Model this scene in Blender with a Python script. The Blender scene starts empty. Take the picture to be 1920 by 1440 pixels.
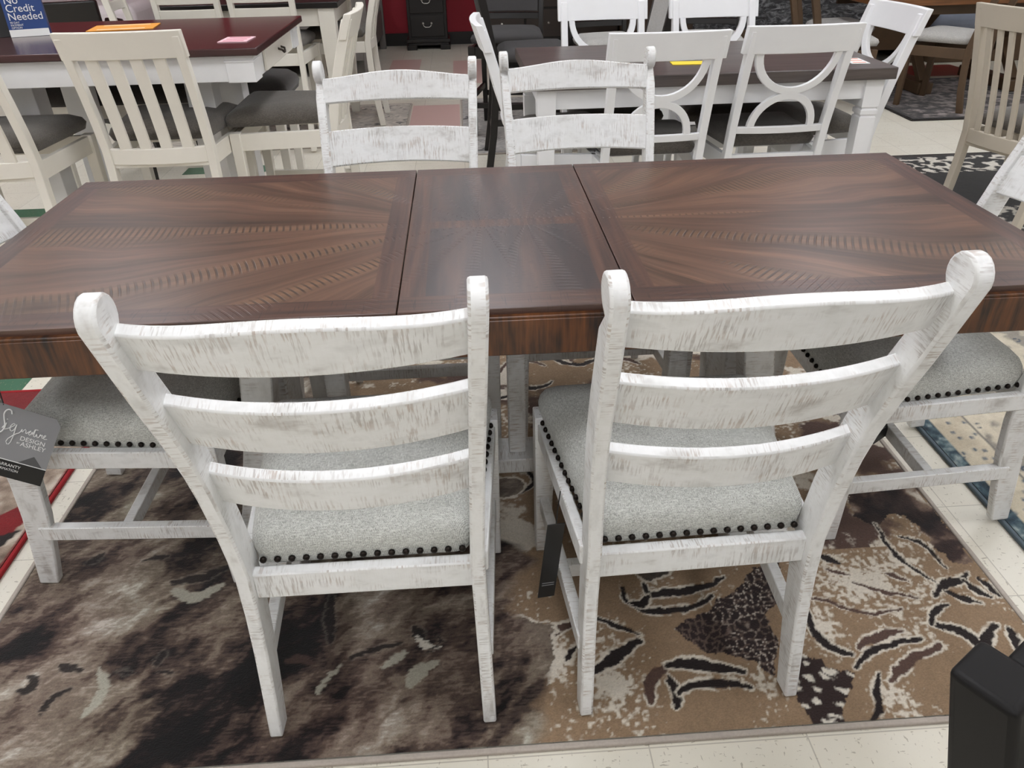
import bpy, math, random
import numpy as np
from mathutils import Vector, Matrix
C = bpy.context.scene.collection
R = math.radians
random.seed(4)
LIN = lambda c: tuple(((x/255+0.055)/1.055)**2.4 if x > 10 else x/255/12.92 for x in c)

# ---------------------------------------------------------------- shape helpers
class G:
    """collects shapes that become ONE mesh object"""
    def __init__(s): s.v = []; s.f = []
    def add(s, v, f):
        n = len(s.v); s.v += [tuple(p) for p in v]; s.f += [tuple(i+n for i in q) for q in f]; return s
    def hexa(s, a, b):
        """a, b: two rings of the same count -> closed solid"""
        n = len(a)
        return s.add(list(a)+list(b), [tuple(range(n))[::-1], tuple(range(n, 2*n))] + [(i, (i+1) % n, n+(i+1) % n, n+i) for i in range(n)])
    def box(s, x0, x1, y0, y1, z0, z1):
        return s.hexa([(x0,y0,z0),(x1,y0,z0),(x1,y1,z0),(x0,y1,z0)], [(x0,y0,z1),(x1,y0,z1),(x1,y1,z1),(x0,y1,z1)])
    def loft(s, rings, cap=True):
        n = len(rings[0]); v = [p for r in rings for p in r]; f = []
        for k in range(len(rings)-1):
            for i in range(n): f.append((k*n+i, k*n+(i+1) % n, (k+1)*n+(i+1) % n, (k+1)*n+i))
        if cap: f += [tuple(range(n))[::-1], tuple(range((len(rings)-1)*n, len(rings)*n))]
        return s.add(v, f)
    def bar(s, p, q, w, h, up=(0,0,1)):
        """rectangular bar from p to q, w across, h along up"""
        p, q = Vector(p), Vector(q); d = (q-p).normalized(); x = d.cross(Vector(up)).normalized(); u = x.cross(d)
        r = lambda c: [c+x*w/2*a+u*h/2*b for a, b in ((-1,-1),(1,-1),(1,1),(-1,1))]
        return s.hexa(r(p), r(q))
    def strip(s, L, Rr, off):
        """solid band between polylines L and Rr (3D), thickened by vector off"""
        n = len(L); o = Vector(off)
        rings = [[Vector(a), Vector(b), Vector(b)+o, Vector(a)+o] for a, b in zip(L, Rr)]
        return s.loft(rings)
    def prism(s, poly, fn0, fn1):
        return s.hexa([fn0(*p) for p in poly], [fn1(*p) for p in poly])
    def tube(s, pts, r, n=8):
        rings = []
        pts = [Vector(p) for p in pts]
        for i, p in enumerate(pts):
            d = (pts[min(i+1, len(pts)-1)]-pts[max(i-1, 0)]).normalized()
            a = d.orthogonal().normalized() if not rings else (pa-d*pa.dot(d)).normalized()
            pa = a; b = d.cross(a)
            rings.append([p+(a*math.cos(t)+b*math.sin(t))*r for t in [2*math.pi*k/n for k in range(n)]])
        return s.loft(rings)
    def dome(s, c, r, h, axis, n=8):
        """small nail head: cap of radius r and height h bulging along axis"""
        ax = Vector(axis).normalized(); a = ax.orthogonal().normalized(); b = ax.cross(a); c = Vector(c)
        ring = lambda q, t: [c+ax*t+(a*math.cos(k*2*math.pi/n)+b*math.sin(k*2*math.pi/n))*q for k in range(n)]
        return s.loft([ring(r, -.002), ring(r, h*.35), ring(r*.7, h*.8), ring(r*.25, h)])

def link(o, parent=None):
    C.objects.link(o)
    if parent is not None: o.parent = parent
    return o
def obj(name, g, mat, parent=None, bevel=0, seg=2, smooth=False, label=None):
    me = bpy.data.meshes.new(name); me.from_pydata(g.v, [], g.f); me.update()
    import bmesh
    b = bmesh.new(); b.from_mesh(me); bmesh.ops.recalc_face_normals(b, faces=b.faces); b.to_mesh(me); b.free()
    me.materials.append(mat)
    o = link(bpy.data.objects.new(name, me), parent)
    if smooth:
        for p in me.polygons: p.use_smooth = True
    if bevel:
        m = o.modifiers.new('bevel', 'BEVEL'); m.width = bevel; m.segments = seg; m.limit_method = 'ANGLE'; m.angle_limit = R(32)
        if mat.name in EDGE: me.materials.append(EDGE[mat.name]); m.material = 1
        for p in me.polygons: p.use_smooth = True
        me.set_sharp_from_angle(angle=R(38))
    if label: o['label'] = label
    return o
def tag(o, label, cat, group=None):
    o['label'] = label; o['category'] = cat
    if group: o['group'] = group
    return o
def thing(name, label, cat, loc=(0,0,0), rz=0, group=None):
    o = link(bpy.data.objects.new(name, None)); o.location = loc; o.rotation_euler = (0,0,R(rz)); o.empty_display_size = .1
    return tag(o, label, cat, group)
def struct(name, g, m, **k):
    o = obj(name, g, m, **k); o['kind'] = 'structure'; return o
def dup(root, label, loc, rz, group=None):
    """copy of a thing with copies of its parts and sub-parts"""
    def cp(o, par):
        c = o.copy(); C.objects.link(c)
        if par is not None: c.parent = par
        for ch in list(o.children): cp(ch, c)
        return c
    r = cp(root, None); r.location = loc; r.rotation_euler = (0,0,R(rz)); r['label'] = label
    if group: r['group'] = group
    return r

# ---------------------------------------------------------------- materials
class N:
    """thin wrapper to wire shader nodes"""
    def __init__(s, name):
        s.m = bpy.data.materials.new(name); s.m.use_nodes = True; s.t = s.m.node_tree; s.t.nodes.clear()
        s.out = s.t.nodes.new('ShaderNodeOutputMaterial'); s.b = s.t.nodes.new('ShaderNodeBsdfPrincipled')
        s.t.links.new(s.b.outputs[0], s.out.inputs[0])
    def n(s, typ, ins=None, **props):
        x = s.t.nodes.new('ShaderNode'+typ)
        for k, v in props.items(): setattr(x, k, v)
        for k, v in (ins or {}).items():
            i = x.inputs[k]
            if hasattr(v, 'links') or isinstance(v, bpy.types.NodeSocket): s.t.links.new(v, i)
            else: i.default_value = v if not (isinstance(v, tuple) and len(v) == 3 and i.type == 'RGBA') else v+(1,)
        return x
    def set(s, **k):
        for a, v in k.items():
            i = s.b.inputs[a.replace('_', ' ')]
            if isinstance(v, bpy.types.NodeSocket): s.t.links.new(v, i)
            else: i.default_value = v+(1,) if isinstance(v, tuple) and len(v) == 3 and i.type == 'RGBA' else v
    def coord(s, which='Object', scale=(1,1,1), rnd=False, loc=(0,0,0), rot=(0,0,0)):
        c = s.n('TexCoord').outputs[which]
        if rnd:
            oi = s.n('ObjectInfo').outputs['Random']
            c = s.n('VectorMath', {0: c, 1: s.n('VectorMath', {0: s.n('CombineXYZ', {0: oi, 1: oi, 2: oi}).outputs[0], 3: 7.3}, operation='SCALE').outputs[0]}, operation='ADD').outputs[0]
        return s.n('Mapping', {0: c, 1: loc, 2: rot, 3: scale}).outputs[0]
    def noise(s, vec, scale=1, detail=3, rough=.55, dist=0):
        return s.n('TexNoise', {'Vector': vec, 'Scale': scale, 'Detail': detail, 'Roughness': rough, 'Distortion': dist}).outputs['Fac']
    def ramp(s, fac, stops, interp='LINEAR'):
        x = s.n('ValToRGB', {0: fac}); cr = x.color_ramp; cr.interpolation = interp
        while len(cr.elements) < len(stops): cr.elements.new(.5)
        for e, (p, c) in zip(cr.elements, stops):
            e.position = p; e.color = (c, c, c, 1) if not isinstance(c, tuple) else c+(1,)
        return x.outputs[0]
    def math(s, op, a, b=0, c=0):
        return s.n('Math', {0: a, 1: b, 2: c}, operation=op).outputs[0]
    def mix(s, fac, a, b, mode='MIX'):
        x = s.n('Mix', {}, data_type='RGBA', blend_type=mode)
        for i, v in ((0, fac), (6, a), (7, b)):
            if isinstance(v, bpy.types.NodeSocket): s.t.links.new(v, x.inputs[i])
            else: x.inputs[i].default_value = v if i == 0 else v+(1,)
        return x.outputs[2]
    def bump(s, h, strength=.3, dist=.002):
        s.set(Normal=s.n('Bump', {'Strength': strength, 'Distance': dist, 'Height': h}).outputs[0])

def plain(name, rgb, rough=.5, metal=0., var=.06, scale=30, coat=0, spec=None):
    n = N(name); c = LIN(rgb); f = n.noise(n.coord(rnd=True), scale, 3)
    n.set(Base_Color=n.mix(f, tuple(x*(1-var) for x in c), tuple(min(1, x*(1+var)) for x in c)), Roughness=rough, Metallic=metal)
    if spec is not None: n.set(Specular_IOR_Level=spec)
    if coat: n.set(Coat_Weight=coat, Coat_Roughness=.2)
    return n.m

def distressed(name, hatch, big, worn=False):
    """white paint rubbed through to brown wood in clusters of short scratches; hatch = noise stretch of the scratches"""
    n = N(name)
    fine = n.noise(n.coord(scale=hatch, rnd=True), 1, 2, .6)
    cl = n.noise(n.coord(scale=big, rnd=True), 1, 3, .6)
    soft = n.noise(n.coord(scale=tuple(b*.8 for b in big), rnd=True, loc=(3,1,5)), 1, 4, .65)
    amt = n.math('MULTIPLY', n.ramp(fine, [(.5, 0.), (.6, 1.)]), n.ramp(cl, [(.44, .04), (.62, 1.)]))
    tone = n.ramp(n.noise(n.coord(scale=big, rnd=True, loc=(9,4,2)), 1.7, 2), [(.4, LIN((146,136,128))), (.66, LIN((156,124,96)))])
    base = n.ramp(soft, [(.3, LIN((214,214,212))), (.46, LIN((232,232,231))), (.58, LIN((226,226,224))), (.72, LIN((190,187,183)))])
    f = n.math('MULTIPLY', amt, .5)
    if worn: f = n.math('MAXIMUM', f, n.math('MULTIPLY', n.ramp(fine, [(.5, 0.), (.62, 1.)]), n.ramp(cl, [(.46, 0.), (.62, .62)])))
    n.set(Base_Color=n.mix(f, base, tone), Roughness=.42)
    n.bump(n.math('SUBTRACT', fine, n.math('MULTIPLY', amt, .4)), .12, .0012)
    return n.m
M = {}; EDGE = {}
M['rail'] = distressed('distressed_white_rail', (300, 30, 26), (11, 11, 22))
M['post'] = distressed('distressed_white_post', (26, 30, 300), (22, 22, 11))
M['cross'] = distressed('distressed_white_stretcher', (30, 300, 26), (22, 10, 22))
for k, h, b in (('rail', (240, 24, 22), (12, 12, 26)), ('post', (22, 24, 240), (24, 24, 12)), ('cross', (24, 240, 22), (24, 11, 24))): EDGE[M[k].name] = distressed('worn_white_edge_'+k, h, b, True)

def linen(name, a, b, scale=1.):
    n = N(name)
    co = n.coord('Object')
    wx = n.n('TexWave', {'Vector': n.coord(rot=(0,0,.78)), 'Scale': 150/scale, 'Distortion': 3.5, 'Detail': 2, 'Detail Scale': 3}, wave_type='BANDS').outputs['Fac']
    fx = n.noise(n.coord(scale=(700/scale, 130/scale, 400/scale), rnd=True), 1, 2); fy = n.noise(n.coord(scale=(130/scale, 700/scale, 400/scale), rnd=True), 1, 2)
    f = n.math('MULTIPLY_ADD', n.math('MAXIMUM', fx, fy), 1.5, n.math('MULTIPLY', wx, .28))
    f = n.math('ADD', f, n.math('MULTIPLY', n.noise(co, 14, 3), .25))
    n.set(Base_Color=n.ramp(f, [(.72, LIN(a)), (1.28, LIN(b))]) if False else n.mix(n.n('MapRange', {0: f, 1: .75, 2: 1.35}).outputs[0], LIN(a), LIN(b)), Roughness=.95, Sheen_Weight=.25, Sheen_Roughness=.5)
    n.set(Specular_IOR_Level=.2)
    n.bump(f, .5, .0015)
    return n.m
M['linen'] = linen('grey_herringbone_linen', (138,138,133), (220,221,215))
M['tweed'] = linen('charcoal_tweed', (66,62,57), (108,102,95), 1.4)
M['tweed_dark'] = linen('dark_brown_upholstery', (38,34,32), (62,57,54), 1.4)
M['seat_pale'] = linen('pale_grey_upholstery', (150,148,144), (196,193,188), 1.4)
M['nail'] = plain('dark_bronze', (34,28,24), .35, .8)
M['black_paint'] = plain('black_brown_lacquer', (24,20,18), .38, 0, .1)
M['post_black'] = plain('black_satin_paint', (15,13,13), .5, 0, .08, 30, 0, .22)
M['cream'] = plain('cream_painted_wood', (233,228,217), .45, 0, .04, 12)
M['ivory'] = plain('taupe_painted_wood', (196,186,170), .45, 0, .04, 12)
M['white_paint'] = plain('white_painted_wood', (240,240,241), .42, 0, .03, 12)
M['charcoal'] = plain('charcoal_cloth', (62,60,60), .9, 0, .1)
M['brown_wood'] = plain('weathered_brown_wood', (84,64,44), .5, 0, .25, 14)
M['paper_white'] = plain('white_paper', (236,236,234), .6, 0, .01)
M['black_plastic'] = plain('black_card', (30,30,31), .4, 0, .05)
M['tag_grey'] = plain('grey_card', (140,140,143), .35, 0, .04)
M['tag_black'] = plain('black_print', (12,12,13), .3, 0, .03)
M['ink_white'] = plain('white_print', (235,235,235), .5, 0, .01)
M['blue'] = plain('navy_print', (28,62,124), .4, 0, .04)
M['pink'] = plain('pink_paper', (240,196,204), .6, 0, .03)
M['yellow'] = plain('yellow_paper', (240,214,60), .6, 0, .03)
M['orange'] = plain('orange_paper', (236,160,60), .6, 0, .05)
M['knob'] = plain('antique_pewter', (70,64,58), .35, .8)
M['silver'] = plain('brushed_nickel', (200,196,190), .3, .9)

def dark_top(name, a, b, rough):
    n = N(name)
    f = n.noise(n.coord(scale=(3, 60, 60)), 1, 4, .6)
    n.set(Base_Color=n.mix(n.ramp(f, [(.3, 0.), (.7, 1.)]), LIN(a), LIN(b)), Roughness=rough)
    return n.m
M['reflect_top'] = dark_top('dark_top_red_reflection', (56,34,35), (78,48,48), .2)  # grey-brown top with the red wall's reflection mixed into its colour
M['grey_top'] = dark_top('grey_brown_top', (66,58,56), (98,88,84), .34)
M['brown_top'] = dark_top('brown_plank_top', (92,60,36), (140,92,54), .4)

def veneer_top():
    """sunburst veneer on both halves, quartered panel on the centre leaf, cross-banded border; object coords: x along, y from the near edge"""
    n = N('sunburst_walnut_veneer'); L, W, l = 2.15, .851, .417
    co = n.n('TexCoord').outputs['Object']; sx = n.n('SeparateXYZ', {0: co}); x, y = sx.outputs[0], sx.outputs[1]
    ax = n.math('ABSOLUTE', x); yy = n.math('SUBTRACT', y, W/2); ay = n.math('ABSOLUTE', yy)
    dx = n.math('SUBTRACT', ax, l/2-.16)
    ang = n.math('ARCTAN2', ay, dx); rad = n.math('SQRT', n.math('ADD', n.math('MULTIPLY', dx, dx), n.math('MULTIPLY', ay, ay)))
    sgn = n.math('SIGN', x); sgy = n.math('SIGN', yy); q = n.math('ADD', n.math('MULTIPLY', sgn, 3.7), n.math('MULTIPLY', sgy, 9.1))
    def vec(a, b, c=0.): return n.n('CombineXYZ', {0: a, 1: b, 2: c}).outputs[0]
    m = lambda a, k: n.math('MULTIPLY', a, k)
    # a gentle bend of the rays
    angb = n.math('ADD', ang, m(n.noise(vec(m(rad, 2.2), m(ang, 2.), q), 1, 2), .22))
    g1 = n.noise(vec(m(rad, 1.2), m(angb, 9.), q), 1, 3, .55)
    g2 = n.noise(vec(m(rad, 5.), m(angb, 60.), q), 1, 3, .6)
    # chatter ridges: fine bars across the ray inside some bands
    band = n.n('MapRange', {0: n.math('SINE', n.math('ADD', m(angb, 17.), q)), 1: .45, 2: .95}).outputs[0]
    saw = n.math('SINE', n.math('ADD', m(rad, 2*math.pi/.0145), m(n.math('SINE', m(angb, 17.)), 2.4)))
    patch = n.ramp(n.noise(vec(m(rad, 3.4), m(angb, 4.), q), 1, 2), [(.38, 0.), (.5, 1.)])
    ridge = n.math('MULTIPLY', n.math('MULTIPLY', band, patch), n.ramp(saw, [(.25, 0.), (.75, 1.)]))
    burst = n.ramp(n.math('MULTIPLY_ADD', g2, .35, m(g1, .75)), [(.34, LIN((48,34,27))), (.46, LIN((74,53,40))), (.58, LIN((97,70,55))), (.72, LIN((120,89,69)))])  # palette nudged towards purple, painting in the red reflections on the top
    burst = n.mix(m(n.math('MULTIPLY', band, patch), .35), burst, LIN((128,98,70)))
    burst = n.mix(m(ridge, .8), burst, LIN((46,33,27)))
    # centre leaf: straight grain along y with fine cross lines in the right half
    s1 = n.noise(vec(m(x, 16.), m(y, 1.6), m(sgy, 5.)), 1, 3, .6)
    leafc = n.ramp(s1, [(.32, LIN((44,36,36))), (.5, LIN((64,50,47))), (.68, LIN((86,64,55)))])
    lines = n.ramp(n.math('SINE', n.math('ADD', m(y, 2*math.pi/.0105), m(n.noise(vec(m(x, 9.), m(y, 7.)), 1, 2), 9.))), [(.35, 0.), (.8, 1.)])
    rightm = n.math('MULTIPLY', n.math('GREATER_THAN', x, .055), n.ramp(n.noise(vec(m(x, 5.), m(y, 4.), 3.), 1, 2), [(.38, 0.), (.5, 1.)]))
    leafc = n.mix(n.math('MULTIPLY', m(lines, .75), rightm), leafc, LIN((46,36,34)))
    dash = n.ramp(n.noise(vec(m(x, 60.), m(y, 300.), 2.), 1, 2), [(.6, 0.), (.68, .7)])
    leafc = n.mix(n.math('MULTIPLY', dash, n.math('COMPARE', x, .0, .055)), leafc, LIN((36,28,26)))
    isleaf = n.math('LESS_THAN', ax, l/2)
    # border: 6 cm cross-banding round every panel
    ex = n.math('SUBTRACT', L/2, ax); ey = n.math('SUBTRACT', W/2, ay)
    bx = n.math('ABSOLUTE', n.math('SUBTRACT', ax, l/2))
    endb = n.math('LESS_THAN', n.math('MINIMUM', ex, n.math('ADD', ey, .0)), .062)
    seamb = n.math('LESS_THAN', bx, .048)
    midb = n.math('MULTIPLY', isleaf, n.math('LESS_THAN', ay, .022))
    border = n.math('MAXIMUM', endb, n.math('MAXIMUM', seamb, midb))
    alongx = n.math('LESS_THAN', ey, .062)
    bn1 = n.noise(vec(m(x, 3.), m(y, 70.)), 1, 3); bn2 = n.noise(vec(m(x, 70.), m(y, 3.)), 1, 3)
    bc = n.ramp(n.mix(alongx, n.mix(0., (0,0,0), (0,0,0)), (0,0,0)) if False else n.math('ADD', n.math('MULTIPLY', alongx, bn1), n.math('MULTIPLY', n.math('SUBTRACT', 1., alongx), bn2)), [(.35, LIN((58,40,34))), (.65, LIN((90,62,50)))])
    tick = n.ramp(n.noise(vec(m(x, 210.), m(y, 16.), 7.), 1, 2), [(.6, 0.), (.68, .75)])
    bc = n.mix(n.math('MULTIPLY', tick, alongx), bc, LIN((40,28,24)))
    col = n.mix(border, n.mix(isleaf, burst, leafc), bc)
    n.set(Base_Color=col, Roughness=.38, Specular_IOR_Level=.6, Coat_Weight=.15, Coat_Roughness=.25)
    h = n.math('SUBTRACT', n.math('MULTIPLY', g2, .25), n.math('MULTIPLY', ridge, 1.))
    n.bump(h, .35, .0012)
    return n.m
M['veneer'] = veneer_top()
def apron_wood():
    n = N('streaked_walnut_apron')
    a = n.noise(n.coord(scale=(70, 4, 5)), 1, 3, .65); b = n.noise(n.coord(scale=(22, 3, 10), loc=(2,1,1)), 1, 3)
    n.set(Base_Color=n.ramp(n.math('MULTIPLY_ADD', a, .6, n.math('MULTIPLY', b, .4)), [(.38, LIN((26,13,7))), (.5, LIN((74,42,19))), (.66, LIN((108,64,30)))]), Roughness=.32)
    n.bump(a, .15, .001)
    return n.m
M['apron'] = apron_wood()

def vct():
    """12 inch vinyl tiles: cream with darker fibre flecks, thin seams"""
    n = N('speckled_vinyl_tiles'); T = .3048
    co = n.n('TexCoord').outputs['Object']; s = n.n('SeparateXYZ', {0: co})
    def seam(a, ph):
        f = n.math('FRACT', n.math('DIVIDE', n.math('ADD', a, 30.48-ph), T))
        return n.math('GREATER_THAN', n.math('ABSOLUTE', n.math('SUBTRACT', f, .5)), .4955)
    sm = n.math('MAXIMUM', seam(s.outputs[0], .215), seam(s.outputs[1], .256))
    cell = n.n('TexWhiteNoise', {'Vector': n.n('VectorMath', {0: n.n('VectorMath', {0: co, 1: (30.48-.215, 30.48-.256, 0)}, operation='ADD').outputs[0], 1: (1/T, 1/T, 0)}, operation='MULTIPLY').outputs[0]}, noise_dimensions='2D')
    fl = n.n('VectorMath', {0: n.n('VectorMath', {0: n.n('VectorMath', {0: co, 1: (30.48-.215, 30.48-.256, 0)}, operation='ADD').outputs[0], 1: (1/T, 1/T, 0)}, operation='MULTIPLY').outputs[0]}, operation='FLOOR').outputs[0]
    cell.inputs['Vector'].links and n.t.links.remove(cell.inputs['Vector'].links[0]); n.t.links.new(fl, cell.inputs['Vector'])
    f1 = n.noise(n.coord(scale=(150, 50, 1), rot=(0,0,.5)), 1, 2); f2 = n.noise(n.coord(scale=(50, 150, 1), rot=(0,0,.3)), 1, 2)
    fleck = n.math('MAXIMUM', n.ramp(f1, [(.66, 0.), (.7, 1.)]), n.ramp(f2, [(.66, 0.), (.7, 1.)]))
    base = n.mix(n.noise(co, 5, 4, .6), LIN((212,206,190)), LIN((232,228,216)))
    base = n.mix(n.math('MULTIPLY', cell.outputs[0], .35), base, LIN((210,202,184)))
    base = n.mix(n.math('MULTIPLY', fleck, .6), base, LIN((140,130,112)))
    base = n.mix(n.math('MULTIPLY', sm, .45), base, LIN((120,110,96)))
    n.set(Base_Color=base, Roughness=.38)
    return n.m
M['floor'] = vct()
def tile(name, c):
    n = N(name); f1 = n.noise(n.coord(scale=(150, 50, 1)), 1, 2)
    n.set(Base_Color=n.mix(n.ramp(f1, [(.62, 0.), (.7, .3)]), LIN(c), LIN((200,180,165))), Roughness=.3); return n.m
M['tile_red'] = tile('red_vinyl_tile', (150,46,50)); M['tile_green'] = tile('green_vinyl_tile', (58,104,80)); M['tile_red_glare'] = tile('glare_washed_red_vinyl_tile', (216,184,176))  # pink one: red tile with washed-out floor reflection put into its colour
M['tile_grey'] = tile('worn_grey_vinyl_tile', (150,146,138))
# ---------------------------------------------------------------- rugs
def rug_attr_mat(name):
    n = N(name)
    a = n.n('VertexColor', {}, layer_name='pattern').outputs[0]
    fib = n.noise(n.coord(scale=(260, 420, 60)), 1, 2, .7)
    c = n.mix(.3, a, n.ramp(fib, [(.32, .25), (.7, .95)]), 'SOFT_LIGHT')
    n.set(Base_Color=c, Roughness=.9, Sheen_Weight=.2, Specular_IOR_Level=.15)
    n.bump(fib, .5, .003)
    return n.m
def vnoise(x, y, seed):
    """smooth value noise on arrays"""
    rs = np.random.RandomState(seed); T = rs.rand(256, 256)
    xi = np.floor(x).astype(int); yi = np.floor(y).astype(int); fx = x-xi; fy = y-yi
    fx = fx*fx*(3-2*fx); fy = fy*fy*(3-2*fy)
    g = lambda a, b: T[a % 256, b % 256]
    return (g(xi,yi)*(1-fx)+g(xi+1,yi)*fx)*(1-fy)+(g(xi,yi+1)*(1-fx)+g(xi+1,yi+1)*fx)*fy
def fbm(x, y, seed, oct=4, k=.55):
    s = 0; a = 1; t = 0
    for i in range(oct):
        s = s+a*vnoise(x*2**i+17*i, y*2**i+31*i, seed+i); t += a; a *= k
    return s/t
def seg_dist(X, Y, pts):
    d = np.full(X.shape, 9.); u = np.zeros(X.shape); tot = 0
    Ls = [math.dist(pts[i], pts[i+1]) for i in range(len(pts)-1)]; S = sum(Ls)
    for i in range(len(pts)-1):
        (x0, y0), (x1, y1) = pts[i], pts[i+1]; dx, dy = x1-x0, y1-y0
        t = np.clip(((X-x0)*dx+(Y-y0)*dy)/(dx*dx+dy*dy+1e-12), 0, 1)
        e = np.hypot(X-x0-t*dx, Y-y0-t*dy); k = e < d
        d = np.where(k, e, d); u = np.where(k, (tot+t*Ls[i])/S, u); tot += Ls[i]
    return d, u
def smooth(pts, k=2):
    for _ in range(k):
        q = [pts[0]]
        for a, b in zip(pts[:-1], pts[1:]):
            q += [(a[0]*.75+b[0]*.25, a[1]*.75+b[1]*.25), (a[0]*.25+b[0]*.75, a[1]*.25+b[1]*.75)]
        pts = q+[pts[-1]]
    return pts
def inside(X, Y, poly):
    r = np.zeros(X.shape, bool); n = len(poly)
    for i in range(n):
        (x0, y0), (x1, y1) = poly[i], poly[(i+1) % n]
        c = ((y0 > Y) != (y1 > Y)) & (X < (x1-x0)*(Y-y0)/(y1-y0+1e-12)+x0); r ^= c
    return r
# rug pattern, in floor metres: strokes (half width, tone, path), spotted fields, pale and dark clouds
STROKES = [(0.008,0,[(0.242,0.037),(0.241,0.003),(0.262,-0.021),(0.309,-0.042),(0.348,-0.041),(0.389,-0.03),(0.438,-0.006)]),(0.009,0,[(0.289,0.047),(0.296,0.014),(0.321,0.009),(0.374,0.014),(0.424,0.027),(0.479,0.053)]),(0.008,0,[(0.296,0.014),(0.282,-0.013),(0.255,-0.008)]),(0.006,0,[(0.144,-0.039),(0.19,-0.066),(0.224,-0.088),(0.255,-0.101)]),(0.01,0,[(0.116,-0.187),(0.154,-0.175),(0.193,-0.153),(0.246,-0.117)]),(0.01,1,[(0.238,-0.265),(0.235,-0.232),(0.254,-0.203),(0.286,-0.181)]),(0.01,0,[(0.286,-0.179),(0.339,-0.173),(0.383,-0.185),(0.438,-0.21)]),(0.008,0,[(0.286,-0.272),(0.3,-0.244),(0.286,-0.206)]),(0.009,0,[(0.3,-0.244),(0.331,-0.224),(0.372,-0.222),(0.405,-0.232),(0.44,-0.25)]),(0.01,0,[(0.887,-0.114),(0.911,-0.127),(0.937,-0.137),(0.952,-0.165),(0.959,-0.186),(1.005,-0.139),(1.024,-0.131)]),(0.008,0,[(0.887,-0.114),(0.909,-0.084),(0.948,-0.072)]),(0.009,0,[(0.934,-0.044),(0.977,0.002),(1.018,0.005),(1.052,0.027)]),(0.009,0,[(0.967,-0.026),(0.987,-0.049),(1.023,-0.066)]),(0.008,0,[(1.072,0.005),(1.078,-0.052)]),(0.008,0,[(1.027,0.009),(1.041,-0.036),(1.057,-0.054)]),(0.008,0,[(0.727,0.105),(0.76,0.081)]),(0.005,1,[(0.726,0.061),(0.771,0.039)]),(0.005,1,[(0.772,0.012),(0.825,-0.019),(0.893,-0.041)]),(0.006,1,[(0.858,0.036),(0.893,0.011)]),(0.005,0,[(0.951,0.153),(0.987,0.14),(1.005,0.094),(1.007,0.047)]),(0.005,0,[(0.914,0.197),(0.907,0.122),(0.92,0.063),(0.941,0.025),(0.958,0.006)]),(0.005,1,[(0.658,-0.039),(0.698,-0.038),(0.727,-0.061),(0.784,-0.078),(0.841,-0.066)]),(0.007,0,[(0.679,-0.208),(0.715,-0.183),(0.762,-0.161),(0.843,-0.149)]),(0.008,1,[(0.704,-0.167),(0.747,-0.141),(0.81,-0.127)]),(0.008,0,[(0.717,-0.232),(0.686,-0.27),(0.677,-0.301),(0.649,-0.337)]),(0.009,1,[(0.735,-0.254),(0.792,-0.21),(0.877,-0.166)]),(0.008,0,[(1.047,-0.142),(1.034,-0.179),(1.029,-0.2)]),(0.008,0,[(0.633,-0.053),(0.624,-0.124),(0.645,-0.163),(0.68,-0.18)]),(0.01,1,[(0.048,-0.109),(0.061,-0.079),(0.09,-0.068),(0.112,-0.064)]),(0.006,0,[(0.079,-0.155),(0.11,-0.128)])]
POLYS = {'skin':[(0.321,-0.1),(0.366,-0.068),(0.408,-0.056),(0.449,-0.022),(0.492,0.008),(0.556,0.084),(0.626,0.087),(0.585,-0.025),(0.537,-0.07),(0.54,-0.132),(0.499,-0.229),(0.476,-0.193),(0.438,-0.161),(0.383,-0.142),(0.339,-0.124)],'dots':[(0.577,-0.165),(0.612,-0.182),(0.636,-0.212),(0.676,-0.215),(0.641,-0.253),(0.579,-0.343),(0.547,-0.329),(0.528,-0.29),(0.547,-0.219)],'corner':[(0.881,0.304),(0.978,0.331),(1.07,0.359),(1.08,0.287),(1.081,0.22),(1.086,0.137),(1.082,0.05),(1.041,0.058),(1.018,0.117),(1.015,0.194),(0.981,0.229),(0.907,0.182),(0.877,0.227)]}
LIGHT = [(0.05,-0.152,0.037,1),(0.168,-0.23,0.026,1),(0.663,-0.119,0.042,1),(0.79,0.037,0.048,0.8),(0.924,0.072,0.032,0.8),(0.336,0.074,0.026,0.6),(0.372,-0.303,0.042,-0.5),(0.466,-0.24,0.021,0.8),(-0.011,-0.089,0.048,-0.3)]
BLOBS = [(-1.016,-0.208,0.067,0.9),(-0.952,-0.14,0.056,0.6),(-0.952,0.12,0.089,0.1),(-1.09,0.022,0.067,-0.8),(-0.75,-0.168,0.083,-0.8),(-0.594,-0.258,0.067,-0.9),(-0.477,-0.027,0.067,-0.7),(-0.303,-0.011,0.083,0.6),(-0.37,-0.197,0.078,-0.6),(-0.154,-0.274,0.083,0.45),(-0.23,-0.302,0.056,0.5),(-0.739,0.103,0.05,0.5),(-0.851,0.189,0.067,-0.3),(-1.038,0.213,0.033,-0.9),(-0.738,0.145,0.033,-0.9),(-0.762,-0.284,0.078,-0.5),(-0.97,-0.285,0.056,0.7),(-0.735,-0.035,0.056,-0.1),(-0.379,-0.324,0.05,-0.2),(-0.545,-0.119,0.056,-0.8),(-1.132,0.384,0.067,-0.6)]
_rs = random.Random(12); CURLS = []
for _ in range(26):
    cx, cy, a, r = _rs.uniform(.0, 1.05), _rs.uniform(.2, 1.2), _rs.uniform(0, 6.3), _rs.uniform(.05, .13)
    CURLS.append((_rs.choice((.006, .008, .01)), _rs.choice((0, 0, 1)), [(cx+r*math.cos(a+t*.5)*(1-t*.08), cy+r*math.sin(a+t*.5)*(1-t*.08)) for t in range(6)]))
RINGS = [(-.015, -.112, .085), (.0, .43, .045), (.32, .115, .06)]
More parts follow.
